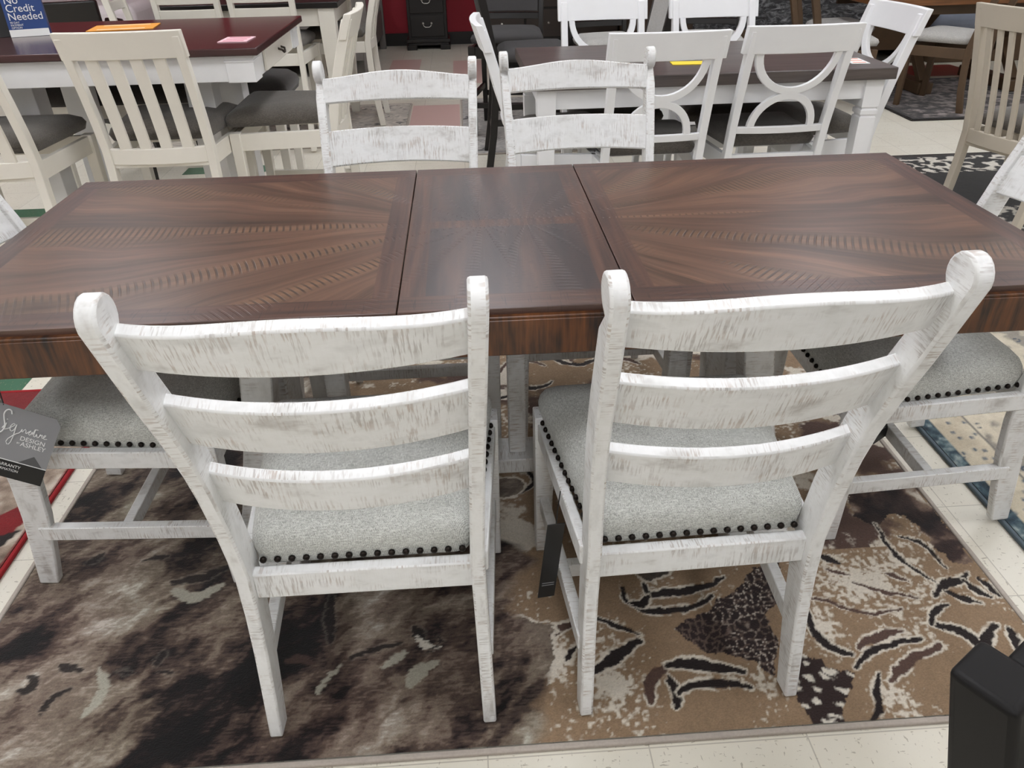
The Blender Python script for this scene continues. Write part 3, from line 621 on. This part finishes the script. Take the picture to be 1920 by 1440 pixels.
# ---------------------------------------------------------------- other chairs and stools of the showroom
def seat_pad(t, z, w0, w1, y0, y1, m, h=.05):
    def ring(zz, e):
        hr, hf = w0/2+e, w1/2+e; a, b = y0-e, y1+e; c = .035; base = [(-hr,a), (hr,a), (hf,b), (-hf,b)]; pts = []
        for i in range(4):
            p, q, r_ = Vector(base[i-1]), Vector(base[i]), Vector(base[(i+1) % 4]); u0 = q+(p-q).normalized()*c; u1 = q+(r_-q).normalized()*c
            for k in range(5):
                u = k/4; w = u0*(1-u)**2+q*2*u*(1-u)+u1*u*u; pts.append((w.x, w.y, zz))
        return pts
    g = G(); g.loft([ring(z-.01,-.004), ring(z+h*.25,.004), ring(z+h*.55,-.004), ring(z+h*.85,-.035), ring(z+h,-.09)])
    return obj('seat_cushion', g, m, t, smooth=True)
def chair(name, label, loc, rz, group, style, wood, cloth, sz=.46, top=.95, w=.44, d=.42, rake=.13, footrest=False):
    """generic wooden chair: origin on the floor under the seat, sitter faces +y. style: slat, arch, pad, rails"""
    t = thing(name, label, 'chair' if sz < .55 else 'stool', loc, rz, group)
    hb, hf = w/2-.02, w/2+.012; yb = -d/2; zb = sz-.06
    Y = lambda z: yb-rake*max(0, (z-zb)/(top-zb))**1.25-.05*max(0, (zb-z)/zb)**2
    zs = [0, zb*.35, zb*.7, zb, zb+(top-zb)*.25, zb+(top-zb)*.5, zb+(top-zb)*.75, top-.02]
    for s in (-1, 1):
        g = G(); g.loft([[(s*hb-.016, Y(z)-.021, z), (s*hb+.016, Y(z)-.021, z), (s*hb+.016, Y(z)+.021, z), (s*hb-.016, Y(z)+.021, z)] for z in zs]); obj('back_post', g, wood, t, bevel=.003)
        g = G(); x = s*hf; y = d/2-.02; g.hexa([(x-.018,y-.018,0),(x+.018,y-.018,0),(x+.018,y+.018,0),(x-.018,y+.018,0)], [(x-.022,y-.022,zb+.01),(x+.022,y-.022,zb+.01),(x+.022,y+.022,zb+.01),(x-.022,y+.022,zb+.01)]); obj('leg', g, wood, t, bevel=.003)
        g = G(); g.bar((s*hb, yb, zb-.03), (s*hf, y, zb-.03), .022, .07); obj('seat_rail', g, wood, t, bevel=.002)
        if footrest: g = G(); g.bar((s*hb, Y(.25), .26), (s*hf, y, .26), .02, .035); obj('footrest', g, wood, t, bevel=.002)
    for yy, hh in ((yb, hb), (d/2-.02, hf)):
        g = G(); g.bar((-hh, yy, zb-.03), (hh, yy, zb-.03), .022, .07); obj('seat_rail', g, wood, t, bevel=.002)
        if footrest: g = G(); yq = Y(.2) if yy == yb else yy; g.bar((-hh, yq, .2), (hh, yq, .2), .02, .035); obj('footrest', g, wood, t, bevel=.002)
    seat_pad(t, sz-.02, w-.05, w+.03, yb+.03, d/2+.015, cloth, .062)
    bow = lambda u: .022*(1-u*u)
    def band(name, z0, z1, hw, m=wood, th=.022, bw=1., off=0):
        us = np.linspace(-1, 1, 11); g = G()
        g.strip([(u*hw, Y(z1)-bow(u)*bw-th/2+off, z1) for u in us], [(u*hw, Y(z0)-bow(u)*bw-th/2+off, z0) for u in us], (0, th, 0)); return obj(name, g, m, t, bevel=.003)
    if style in ('slat', 'narrow'):
        band('crest_rail', top-.095, top, w/2+.003, th=.03)
        band('lower_rail', zb-.05, zb+.012, hb)
        ns = 4 if style == 'slat' else 6
        for k in range(ns):
            u = -.6+.4*k if ns == 4 else -.72+1.44*k/5; g = G(); ww = .022 if ns == 4 else .0125
            zz = np.linspace(zb+.005, top-.09, 8)
            P = lambda z, q: (u*hb+q, Y(z)-bow(u)-.008, z)
            g.strip([P(z, -ww) for z in zz], [P(z, ww) for z in zz], (0, .014, 0)); obj('slat', g, wood, t, bevel=.002)
    if style == 'arch':
        band('crest_rail', top-.105, top, w/2+.012, th=.03)
        zl = zb+.10; band('lower_rail', zl, zl+.03, hb)
        zt = top-.105; zm = zl+.03+(zt-zl-.03)*.46; n = 21; ww = .030
        def arc(name, hw, z0, h, sg):
            g = G(); A, B = [], []
            for i in range(n):
                a = math.pi*i/(n-1); ca, sa = math.cos(a), math.sin(a)
                for lst, q in ((A, 0.), (B, ww)):
                    x = (hw-q)*ca; z = z0+sg*(h-q)*sa; lst.append((x, Y(z)-bow(x/hb)-.009, z))
            g.strip(A, B, (0, .02, 0)); obj(name, g, wood, t, bevel=.002)
        arc('upper_arch', w/2-.045, zt+.005, zt-zm+.008, -1); arc('lower_arch', w/2-.075, zl+.025, zm-zl-.03+.012, 1)
    if style == 'pad':
        band('crest_rail', top-.05, top, hb); band('lower_rail', zb+.12, zb+.16, hb)
        band('back_pad', zb+.17, top-.06, hb-.02, cloth, .045)
    if style == 'rails':
        band('crest_rail', top-.14, top, hb); band('lower_rail', top-.225, top-.17, hb)
    return t
# bar-height table with its stools
g1 = 'cream slat-back stools around the bar-height table'
s1 = chair('counter_stool', 'cream slat-back stool with back to us in front of the bar-height table', (-1.285, 2.155, 0), 0, g1, 'slat', M['cream'], M['tweed'], .62, 1.005, .44, .42, .12, True)
dup(s1, 'cream slat-back stool cut off by the picture edge near the bar-height table', (-1.90, 2.02, 0), 0)
dup(s1, 'cream slat-back stool at the drawer end of the bar-height table', (-.845, 2.37, 0), 90)
dup(s1, 'cream stool seen side-on beyond the bar-height table, near the black nightstand', (-.93, 4.79, .011), 90)
s5 = chair('counter_stool', 'cream two-rail stool behind the bar-height table, the one nearer its drawer end', (-1.255, 4.22, .011), 0, g1, 'rails', M['cream'], M['tweed'], .64, 1.02, .40, .42, .07, True)
dup(s5, 'cream two-rail stool behind the bar-height table, the one nearer the blue sign', (-1.695, 4.22, .011), 0)
dup(s5, 'cream two-rail stool turned sideways at the far end of the black-topped table', (-2.12, 4.66, .011), -84)

t = thing('bar_height_table', 'tall cream table with dark top, painted red wall reflection, and a drawer in its end', 'table', (-1.55, 2.49, 0))
X0, X1, Y0, Y1, Z = -.80, .70, -.50, .51, .915
g = G(); g.box(X0, X1, Y0, Y1, Z-.028, Z); obj('tabletop', g, M['reflect_top'], t, bevel=.004)
ax0, ax1, ay0, ay1 = X0+.04, X1-.035, Y0+.035, Y1-.035
for q in ((ax0, ax1, ay0, ay0+.03), (ax0, ax1, ay1-.03, ay1), (ax0, ax0+.03, ay0+.03, ay1-.03), (ax1-.03, ax1, ay0+.03, ay1-.03)):
    g = G(); g.box(*q, Z-.125, Z-.028); obj('apron', g, M['white_paint'], t, bevel=.002)
for yy in (ay0-.008, ay1-.10):
    g = G(); g.box(ax1-.10, ax1+.008, yy, yy+.108, Z-.128, Z-.029); g.box(ax1-.104, ax1+.012, yy-.004, yy+.112, Z-.054, Z-.046); obj('corner_block', g, M['white_paint'], t, bevel=.002)
g = G(); g.box(ax1+.001, ax1+.014, -.28, .28, Z-.118, Z-.036); dr = obj('drawer', g, M['cream'], t, bevel=.003)
g = G(); k0 = (ax1+.014, 0, Z-.075); g.tube([(ax1+.012,-.03,Z-.07), (ax1+.03,-.028,Z-.076), (ax1+.034,-.01,Z-.088), (ax1+.034,.01,Z-.088), (ax1+.03,.028,Z-.076), (ax1+.012,.03,Z-.07)], .005, 8); obj('handle', g, M['knob'], dr, smooth=True)
for x in (-.34, .38):
    for y in (-.22, .24):
        g = G(); g.box(x-.055, x+.055, y-.055, y+.055, 0, Z-.12); obj('leg', g, M['white_paint'], t, bevel=.003)
g = G(); g.box(-.40, .44, -.28, .30, .10, .13); obj('shelf', g, M['white_paint'], t, bevel=.003)
t = thing('bench', 'cream bench with long charcoal cushion on the far side of the tall cream table', 'bench', (-1.62, 2.98, 0))
seat_pad(t, .575, 1.36, 1.36, -.19, .19, M['tweed_dark'], .09)
for yy in (-.17, .15): g = G(); g.box(-.64, .64, yy, yy+.02, .50, .568); obj('seat_rail', g, M['cream'], t, bevel=.002)
for x in (-.62, .62):
    for y in (-.155, .155): g = G(); g.hexa([(x-.017,y-.017,0),(x+.017,y-.017,0),(x+.017,y+.017,0),(x-.017,y+.017,0)], [(x-.024,y-.024,.568),(x+.024,y-.024,.568),(x+.024,y+.024,.568),(x-.024,y+.024,.568)]); obj('leg', g, M['cream'], t, bevel=.002)
# what lies on it
t = thing('counter_sign', 'blue and white advertising tent sign standing on the tall cream table', 'sign', (-1.915, 2.505, .916), 42)
t.rotation_euler = (0, 0, R(20))
w, h = .150, .27
g = G(); g.prism([(0,0), (.09,0), (.048,h), (.042,h)], lambda y, z: (-w/2, y, z), lambda y, z: (w/2, y, z)); obj('card', g, M['blue'], t, bevel=0)
def face(y, z): return y
tl = math.atan2(.042, h)
g = G(); g.prism([(-w/2,0), (w/2,0), (w/2,.028), (-w/2,.028)], lambda x, z: (x, z*.042/h-.0012, z), lambda x, z: (x, z*.042/h-.0002, z)); obj('white_strip', g, M['paper_white'], t)
for body, sz_, z in (('No', .041, .126), ('Credit', .041, .095), ('Needed', .041, .064)):
    text('print', body, sz_, M['ink_white'], t, (-w/2+.010, z*.042/h-.0012, z), (R(90)-tl, 0, 0), .0006)
for body, z in (('90 DAY', .0515), ('PAYMENT', .0415), ('OPTION', .0315)):
    text('print', body, .0108, M['ink_white'], t, (-w/2+.012, z*.042/h-.0012, z), (R(90)-tl, 0, 0), .0004)
t = thing('flip_chart', 'black spiral-bound display stand beside the blue sign', 'stand', (-2.02, 2.50, .916), 20)
g = G(); g.prism([(0,0), (.07,0), (.037,.24), (.033,.24)], lambda y, z: (-.07, y, z), lambda y, z: (.045, y, z)); obj('board', g, M['black_plastic'], t)
g = G()
for k in range(12): g.tube([(.040, k*.019*.033/.24-.001, .012+k*.019), (.047, k*.019*.033/.24-.005, .016+k*.019), (.051, k*.019*.033/.24+.002, .02+k*.019)], .0018, 5)
obj('spiral_wire', g, M['silver'], t)
def paper(name, label, x, y, z, w, d, rz, m, rows, ink):
    t = thing(name, label, 'paper', (x, y, z), rz); g = G(); g.box(-w/2, w/2, -d/2, d/2, 0, .0025); obj('sheet', g, m, t)
    if rows:
        g = G()
        for i in range(rows): g.box(-w*.36, w*.36, -d*.34+i*d*.68/max(1, rows-1)-d*.05, -d*.34+i*d*.68/max(1, rows-1)+d*.05, .0026, .0031)
        obj('printed_line', g, ink, t)
    return t
paper('price_card', 'small pink printed card near the corner of the tall cream table', -.975, 2.215, .9155, .115, .14, -3, M['pink'], 3, plain('rose_print', (206,120,136), .6))
paper('flyer', 'orange and cream flyer lying flat behind the slat-back stool', -1.60, 2.72, .9155, .28, .20, 8, M['orange'], 2, plain('cream_print', (246,226,190), .6))

# grey-topped dining table with double-arch chairs
g2 = 'white double-arch chairs around the grey-topped table'
a1 = chair('arch_chair', 'white double-arch chair with back to us, nearer the black stools', (.70, 2.215, 0), 1, g2, 'arch', M['white_paint'], M['tweed'], .47, .945, .44, .39, .145)
dup(a1, 'white double-arch chair with back to us, nearer the end with the white card', (1.25, 2.295, 0), 1)
dup(a1, 'white double-arch chair across the grey-topped table, in front of the black stools', (.66, 2.82, 0), 180)
dup(a1, 'white double-arch chair across the grey-topped table, in front of the wrapped mattress', (1.235, 2.80, 0), 180)
dup(a1, 'white double-arch chair at the end of the grey-topped table nearer the nightstand', (.34, 2.42, 0), -90)
dup(a1, 'white double-arch chair at the end of the grey-topped table nearer the brown dining set', (1.565, 2.49, 0), 94)
t = thing('grey_top_table', 'white dining table with a thick grey-brown top and square notched legs', 'table', (.95, 2.455, 0), .5)
hx, hy = .76, .41
g = G(); g.box(-hx, hx, -hy, hy, .713, .76); obj('tabletop', g, M['grey_top'], t, bevel=.004)
for y in (-hy+.045, hy-.07): g = G(); g.box(-hx+.06, hx-.06, y, y+.025, .63, .715); obj('apron', g, M['white_paint'], t, bevel=.002)
for x in (-hx+.045, hx-.07): g = G(); g.box(x, x+.025, -hy+.07, hy-.07, .63, .715); obj('apron', g, M['white_paint'], t, bevel=.002)
for sx in (-1, 1):
    for sy in (-1, 1):
        x, y = sx*(hx-.07), sy*(hy-.07); g = G()
        sq = lambda q, z: [(x-q, y-q, z), (x+q, y-q, z), (x+q, y+q, z), (x-q, y+q, z)]
        g.loft([sq(.024,0), sq(.036,.50), sq(.036,.555), sq(.031,.558), sq(.031,.564), sq(.038,.567), sq(.038,.585), sq(.031,.588), sq(.031,.594), sq(.038,.597), sq(.04,.72)]); obj('leg', g, M['white_paint'], t, bevel=.0015)
paper('yellow_flyer', 'bright yellow flyer lying on the grey-topped table', .925, 2.285, .7605, .20, .075, -4, M['yellow'], 0, None)
paper('price_card', 'white printed card at the corner of the grey-topped table', 1.60, 2.21, .7605, .075, .13, -3, M['paper_white'], 3, plain('orange_print', (226,140,110), .6))

# cream chair on the damask rug
chair('slat_chair', 'taupe slat-back chair standing on the black damask rug', (2.565, 2.25, .0095), -72, None, 'narrow', M['ivory'], M['tweed'], .46, .95, .45, .42, .13)
# black stools
g3 = 'black chairs with grey upholstery beyond the grey-topped table'
b1 = chair('padded_stool', 'black padded-back stool with grey cushion facing sideways by the red wall', (.32, 3.62, .011), -90, g3, 'pad', M['black_paint'], M['charcoal'], .62, 1.08, .44, .42, .10, True)
dup(b1, 'black padded-back stool facing us through the gap beside the grey-topped table', (.245, 4.35, .011), 172)
b3 = chair('padded_chair', 'black chair with pale grey seat directly behind the far arch chairs', (.98, 4.78, .011), 190, g3, 'pad', M['black_paint'], M['seat_pale'], .50, .98, .46, .44, .10)
dup(b3, 'black chair with pale grey seat close behind the grey-topped table', (.90, 3.98, .011), 90)
dup(b3, 'black chair with pale grey seat behind the far arch chair by the wrapped mattress', (1.72, 4.75, .011), 165)
t = thing('storage_cabinet', 'dark brown cabinet glimpsed between the two far arch chairs', 'cabinet', (1.62, 6.0, 0))
g = G(); g.box(-.26, .26, -.22, .22, .06, .95); obj('carcass', g, plain('dark_walnut', (48,34,24), .45), t, bevel=.004)
g = G(); g.box(-.245, .245, -.235, -.221, .09, .92); dd = obj('door', g, plain('dark_walnut_door', (56,40,28), .45), t, bevel=.003)
g = G(); g.tube([(.2,-.236,.5), (.2,-.26,.5), (.2,-.26,.58), (.2,-.236,.58)], .005, 6); obj('handle', g, M['silver'], dd)
g = G(); g.box(-.27, .27, -.23, .23, .0, .06); obj('plinth', g, M['black_paint'], t)
def carton(label, loc, rz, w, d, h):
    t = thing('cardboard_box', label, 'box', loc, rz, 'white cartons on the floor behind the grey-topped table'); g = G(); g.box(-w/2, w/2, -d/2, d/2, 0, h); obj('carton', g, M['paper_white'], t, bevel=.004)
    g = G(); g.box(-w/2-.001, w/2+.001, -.03, .03, h, h+.0015); obj('packing_tape', g, plain('clear_brown_tape', (200,186,150), .3), t)
carton('low white carton on the floor between two black chairs', (1.37, 4.36, .011), 4, .40, .26, .30)
carton('low white carton in front of the dark brown cabinet', (1.60, 5.50, 0), -3, .46, .3, .28)

t = thing('dresser', 'long black-brown dresser behind the black chairs', 'dresser', (.88, 8.15, 0))
g = G(); g.box(-.77, .77, -.22, .22, .08, 1.02); obj('carcass', g, M['black_paint'], t, bevel=.004)
g = G(); g.box(-.74, .74, -.20, .22, 0, .08); obj('plinth', g, M['black_paint'], t)
for i in range(3):
    for j in range(3):
        g = G(); x = -.51+.51*i; z = .12+.295*j; g.box(x-.245, x+.245, -.238, -.221, z, z+.275); dr = obj('drawer', g, plain('dark_walnut_drawer', (46,36,30), .45) if (i, j) == (0, 0) else bpy.data.materials['dark_walnut_drawer'], t, bevel=.004)
        g = G(); g.dome((x, -.239, z+.14), .014, .016, (0,-1,0), 10); obj('knob', g, M['silver'], dr, smooth=True)

# second pale table with a dark top, behind
t = thing('side_dining_table', 'cream dining table with black top beyond the drawer end of the tall table', 'table', (-1.62, 4.70, 0.011))
g = G(); g.box(-.36, .78, -.50, .45, .815, .85); obj('tabletop', g, M['black_paint'], t, bevel=.004)
for y in (-.46, .39): g = G(); g.box(-.28, .70, y, y+.025, .71, .815); obj('apron', g, M['cream'], t, bevel=.002)
for x in (-.31, .705): g = G(); g.box(x, x+.025, -.43, .40, .71, .815); obj('apron', g, M['cream'], t, bevel=.002)
for x in (-.28, .70):
    for y in (-.43, .38):
        g = G(); q = lambda k, z: [(x-k,y-k,z), (x+k,y-k,z), (x+k,y+k,z), (x-k,y+k,z)]; g.loft([q(.03,0), q(.05,.69), q(.052,.815)]); obj('leg', g, M['cream'], t, bevel=.003)
paper('price_card', 'small dark display card on the black-topped table', -1.06, 4.60, .8615, .12, .09, 0, M['black_plastic'], 0, None)

# nightstand against the red wall
t = thing('nightstand', 'black two-drawer nightstand against the red wall', 'nightstand', (-.44, 8.27, 0))
g = G(); g.box(-.215, .215, -.18, .16, .10, .60); obj('carcass', g, M['black_paint'], t, bevel=.004)
g = G(); g.box(-.245, .245, -.215, .17, .60, .635); obj('top', g, M['black_paint'], t, bevel=.006)
g = G(); g.box(-.24, .24, -.21, .17, .075, .11); g.box(-.225, .225, -.195, .165, .045, .075); obj('base_moulding', g, M['black_paint'], t, bevel=.006)
for q in (-.24, .13): g = G(); g.box(q, q+.11, -.21, .17, 0, .05); obj('bracket_foot', g, M['black_paint'], t, bevel=.004)
for z in (.135, .37):
    g = G(); g.box(-.185, .185, -.198, -.179, z, z+.215); dr = obj('drawer', g, M['black_paint'], t, bevel=.005)
    for s in (-1, 1): g = G(); g.dome((s*.045, -.199, z+.135), .014, .014, (0,-1,0), 10); obj('knob', g, M['silver'], dr, smooth=True)
    g = G(); g.tube([(-.045,-.206,z+.13), (-.038,-.214,z+.108), (-.02,-.217,z+.098), (.02,-.217,z+.098), (.038,-.214,z+.108), (.045,-.206,z+.13)], .005, 7); obj('bail_pull', g, M['silver'], dr, smooth=True)

# grey bed / dresser edge at the red wall
t = thing('bed', 'weathered grey bed with plum blanket seen end-on beside the red wall', 'bed', (-1.62, 7.45, 0))
gw = plain('weathered_grey_wood', (104,98,94), .5, 0, .15, 20)
for x in (-.72, .66):
    for y in (-.85, .80): g = G(); g.box(x-.035, x+.035, y-.035, y+.035, 0, .72 if y < 0 else 1.2); obj('bed_post', g, gw, t, bevel=.004)
g = G(); g.box(-.69, .63, -.87, -.83, .14, .66); obj('footboard', g, gw, t, bevel=.004)
g = G(); g.box(-.69, .63, .78, .82, .14, 1.15); obj('headboard', g, gw, t, bevel=.004)
for x in (-.72, .66): g = G(); g.box(x-.018, x+.018, -.82, .77, .16, .40); obj('side_rail', g, gw, t, bevel=.003)
g = G(); g.box(-.68, .62, -.81, .76, .36, .56); obj('mattress', g, M['charcoal'], t, bevel=.05, seg=4)
g = G(); g.box(-.70, .64, -.60, .2, .40, .585); obj('blanket', g, plain('plum_blanket', (128,84,96), .9), t, bevel=.04, seg=4)

# far left: pale bed and a black armchair
t = thing('bed', 'bed with pinkish white mattress far behind the blue sign', 'bed', (-4.0, 7.4, 0))
g = G(); g.box(-1., 1., -.8, .9, .12, .36); obj('box_base', g, M['black_paint'], t, bevel=.02)
g = G(); g.box(-1., 1., -.8, .9, .36, .66); obj('mattress', g, plain('blush_white_ticking', (232,220,222), .9), t, bevel=.07, seg=5)
g = G(); g.box(-1.02, 1.02, .9, .97, .0, 1.2); obj('headboard', g, M['black_paint'], t, bevel=.02)
t = thing('armchair', 'black curved armchair with white seat behind the blue sign', 'armchair', (-3.2, 5.75, 0), 12)
for s in (-1, 1):
    g = G(); pts = [(-.36,.0), (-.36,.42), (-.30,.60), (-.16,.66), (.12,.62), (.30,.50), (.36,.30), (.36,0), (.27,0), (.27,.28), (.2,.42), (.05,.5), (-.12,.54), (-.24,.48), (-.27,.38), (-.27,0)]
    g.strip([(s*.34-.045, y, z) for y, z in pts[:8]], [(s*.34-.045, y, z) for y, z in pts[:7:-1]], (.09, 0, 0)); obj('arm', g, M['black_paint'], t, bevel=.012, seg=3)
g = G(); g.box(-.29, .29, -.30, .33, .16, .30); obj('base', g, M['black_paint'], t, bevel=.01)
seat_pad(t, .30, .54, .56, -.30, .33, plain('white_cushion', (222,218,214), .9), .15)
g = G(); g.strip([(x, -.36-.03*math.cos(x*4), .80) for x in np.linspace(-.3,.3,7)], [(x, -.32, .3) for x in np.linspace(-.3,.3,7)], (0,.08,0)); obj('backrest', g, M['black_paint'], t, bevel=.012, seg=3)
chair('dark_chair', 'black chair with brown seat glimpsed under the tall cream table', (-2.0, 3.62, 0), 150, None, 'pad', M['black_paint'], M['tweed_dark'], .46, .80, .44, .42, .08)

# brown dining set on the shag rug
t = thing('trestle_table', 'brown plank dining table on the charcoal shag rug', 'table', (3.75, 5.32, .017))
g = G(); g.box(-.78, .95, -.52, .52, .655, .70); obj('tabletop', g, M['brown_top'], t, bevel=.004)
for y in (-.44, .41): g = G(); g.box(-.68, .85, y, y+.03, .585, .655); obj('apron', g, M['brown_wood'], t, bevel=.003)
for x in (-.19, .55):
    g = G(); g.box(x-.06, x+.06, -.36, .36, 0, .085); obj('foot', g, M['brown_wood'], t, bevel=.006)
    for s in (-1, 1): g = G(); g.bar((x, s*.30, .08), (x, -s*.26, .6), .05, .07, (1,0,0)); obj('trestle_brace', g, M['brown_wood'], t, bevel=.004)
g4 = 'brown chairs with pale seats around the trestle table'
c1 = chair('cushioned_chair', 'brown chair with pale cushion at the near side of the trestle table', (3.486, 4.664, .011), 38, g4, 'rails', M['brown_wood'], M['seat_pale'], .48, .98, .42, .42, .16)
dup(c1, 'brown chair with pale cushion behind the end arch chair', (2.66, 4.75, 0), -88)
dup(c1, 'brown chair with pale cushion beside the plastic-wrapped mattress', (2.95, 5.42, 0), -90)
t = thing('bed', 'brown wooden bed with plastic-wrapped dark mattress behind the grey-topped table', 'bed', (2.75, 7.35, 0))
pl = N('crinkled_plastic_wrap'); k = pl.noise(pl.coord(scale=(9,9,22)), 1, 5, .7, 1.5); pl.set(Base_Color=pl.mix(pl.ramp(k, [(.45, 0.), (.7, 1.)]), LIN((58,58,60)), LIN((150,150,152))), Roughness=.22); pl.bump(k, 1., .03)
g = G(); g.box(-1.0, 1.4, -.9, .9, .30, .62); obj('mattress', g, pl.m, t, bevel=.05, seg=4)
for y in (-.95, .92): g = G(); g.box(-1.04, 1.44, y, y+.04, .12, .33); obj('side_rail', g, M['brown_wood'], t, bevel=.004)
for x in (-1.08, 1.44): g = G(); g.box(x, x+.05, -.96, .97, .0, .85); obj('end_board', g, M['brown_wood'], t, bevel=.004)
t = thing('bed', 'low bed with smooth blue-grey bedding beyond the brown trestle table', 'bed', (5.3, 7.35, 0))
g = G(); g.box(-.95, 1.5, -1., .9, .0, .24); obj('base', g, M['brown_wood'], t, bevel=.01)
g = G(); g.box(-.95, 1.5, -1., .9, .24, .46); obj('mattress', g, plain('blue_grey_bedding', (128,134,148), .8), t, bevel=.09, seg=6)
g = G(); g.box(-.9, 1.4, -.2, .88, .46, .80); obj('wrapped_mattress', g, pl.m, t, bevel=.03, seg=3)

# black-brown chair right in front of the camera
t = thing('chair', 'black-brown chair close to us, only its square back post showing', 'chair', (.55, -1.0, 0), 0)
L = Vector((.55, -1.0, 0)); ra = R(33); U = Vector((math.cos(ra), math.sin(ra), 0)); V_ = Vector((math.sin(ra), -math.cos(ra), 0)); LEAN = Vector((.2, -.12, -1))
def cpost(nm, c, z0, z1, lean=LEAN, w=.0235):
    """square post whose top centre is c; sides along U and V_"""
    b = c+lean*(c.z-z0) if z0 < z1 else c
    ring = lambda p: [p-L+U*w*i+V_*w*j for i, j in ((-1,-1),(1,-1),(1,1),(-1,1))]
    g = G(); g.loft([ring(b), ring(c)]); return obj(nm, g, M['post_black'], t, bevel=.006, seg=4), b
P1 = Vector((.275, -.882, .90)); P2 = P1+U*.43
for P_ in (P1, P2):
    _, b = cpost('back_post', P_, .45, .90)
    cpost('leg', b, .0, .45, Vector((-.05, .03, -1)))
    cpost('leg', b+V_*.40, .0, .45, Vector((0, 0, -1)))
for dz, h in ((.028, .05), (.17, .04), (.30, .04)):
    c = P1+LEAN*dz; g = G(); g.bar(c+U*.02-L, c+U*.41-L, .020, h); obj('back_rail', g, M['post_black'], t, bevel=.005, seg=3)
c = P1+LEAN*.45; g = G(); q = [c+U*(-.01)+V_*.03-L, c+U*.44+V_*.03-L, c+U*.44+V_*.43-L, c+U*(-.01)+V_*.43-L]; g.loft([[p-Vector((0,0,.05)) for p in q], q]); obj('seat', g, M['post_black'], t, bevel=.01)
# ---------------------------------------------------------------- the showroom itself
g = G(); g.box(-8, 9, -9, 8.6, -.05, 0); struct('floor', g, M['floor'])
red = plain('red_wall_paint', (150,14,36), .6, 0, .03, 6)
wall_w = plain('off_white_wall_paint', (214,208,198), .7, 0, .03, 6)
g = G(); g.box(-8, 9, 8.45, 8.6, 0, 3.3); struct('wall_back', g, red)
g = G(); g.box(-8.15, -8, -9, 8.6, 0, 3.3); struct('wall_left', g, wall_w)
g = G(); g.box(9, 9.15, -9, 8.6, 0, 3.3); struct('wall_right', g, wall_w)
g = G(); g.box(-8, 9, -9.15, -9, 0, 3.3); struct('wall_front', g, plain('tan_wall_paint', (150,140,128), .7, 0, .03, 6))
g = G(); g.box(-8, 9, 8.43, 8.45, 0, .13); struct('baseboard_back', g, M['black_paint'])
g = G(); g.box(-8, 9, -9, 8.6, 3.3, 3.4); struct('ceiling', g, plain('ceiling_panel_white', (206,204,200), .8, 0, .03, 3))
def inlay(n, x, y, w, d, m, rz=0):
    g = G(); g.box(-w/2, w/2, -d/2, d/2, 0, .0015); o = struct(n, g, m); o.location = (x, y, 0); o.rotation_euler = (0, 0, R(rz)); o.name = n
inlay('floor_tile_green', -1.76, 1.21, .3, .3, M['tile_green']); inlay('floor_tile_green', -1.56, 3.62, .5, .14, M['tile_green']); inlay('floor_tile_green', -2.46, 2.85, .3, .3, M['tile_green'])
inlay('floor_tile_red_glare', -.30, 4.72, .37, 1.05, M['tile_red_glare']); inlay('floor_tile_red_glare', -.65, 7.15, .3, .6, M['tile_red_glare']); inlay('floor_tile_red_glare', -.02, 6.7, .3, 1.2, M['tile_red_glare'])
inlay('floor_tile_red', 4.15, 6.0, .7, .5, M['tile_red'])

# ceiling lights: rows of recessed fluorescent troffers
em = N('fluorescent_diffuser'); em.set(Base_Color=(.8,.8,.8), Emission_Color=LIN((246,248,254)), Emission_Strength=15.)
proto = None
for i, x in enumerate((-5.4, -2.7, 0., 2.7, 5.4)):
    for j, y in enumerate((-4.9, -2.6, -.3, 2.0, 4.3)):
        lab = 'recessed fluorescent ceiling light above the showroom floor'
        if proto is None:
            t = proto = thing('ceiling_light', lab, 'light', (x, y, 3.3), 0, 'ceiling lights')
            g = G(); g.box(-.31, .31, -.62, -.59, -.02, 0); g.box(-.31, .31, .59, .62, -.02, 0); g.box(-.31, -.285, -.59, .59, -.02, 0); g.box(.285, .31, -.59, .59, -.02, 0); obj('frame', g, M['paper_white'], t)
            g = G(); g.box(-.285, .285, -.59, .59, -.012, -.001); obj('diffuser', g, em.m, t)
        else: dup(proto, lab, (x, y, 3.3), 0)

w = bpy.data.worlds.new('showroom_air'); bpy.context.scene.world = w; w.use_nodes = True
w.node_tree.nodes['Background'].inputs[0].default_value = (.8, .82, .85, 1); w.node_tree.nodes['Background'].inputs[1].default_value = .02

cam = bpy.data.cameras.new('camera'); co = link(bpy.data.objects.new('camera', cam))
co.location = (-.0722308, -1.2037075, 1.3557814); co.rotation_euler = (1.01277242, .01906611, -.06282058)
cam.sensor_fit = 'HORIZONTAL'; cam.sensor_width = 36.; cam.lens = 1440/1920*36; cam.clip_start = .02
bpy.context.scene.camera = co
v = bpy.context.scene.view_settings; v.view_transform = 'Standard'; v.look = 'None'; v.gamma = 1.; v.exposure = -.3; v.use_curve_mapping = False
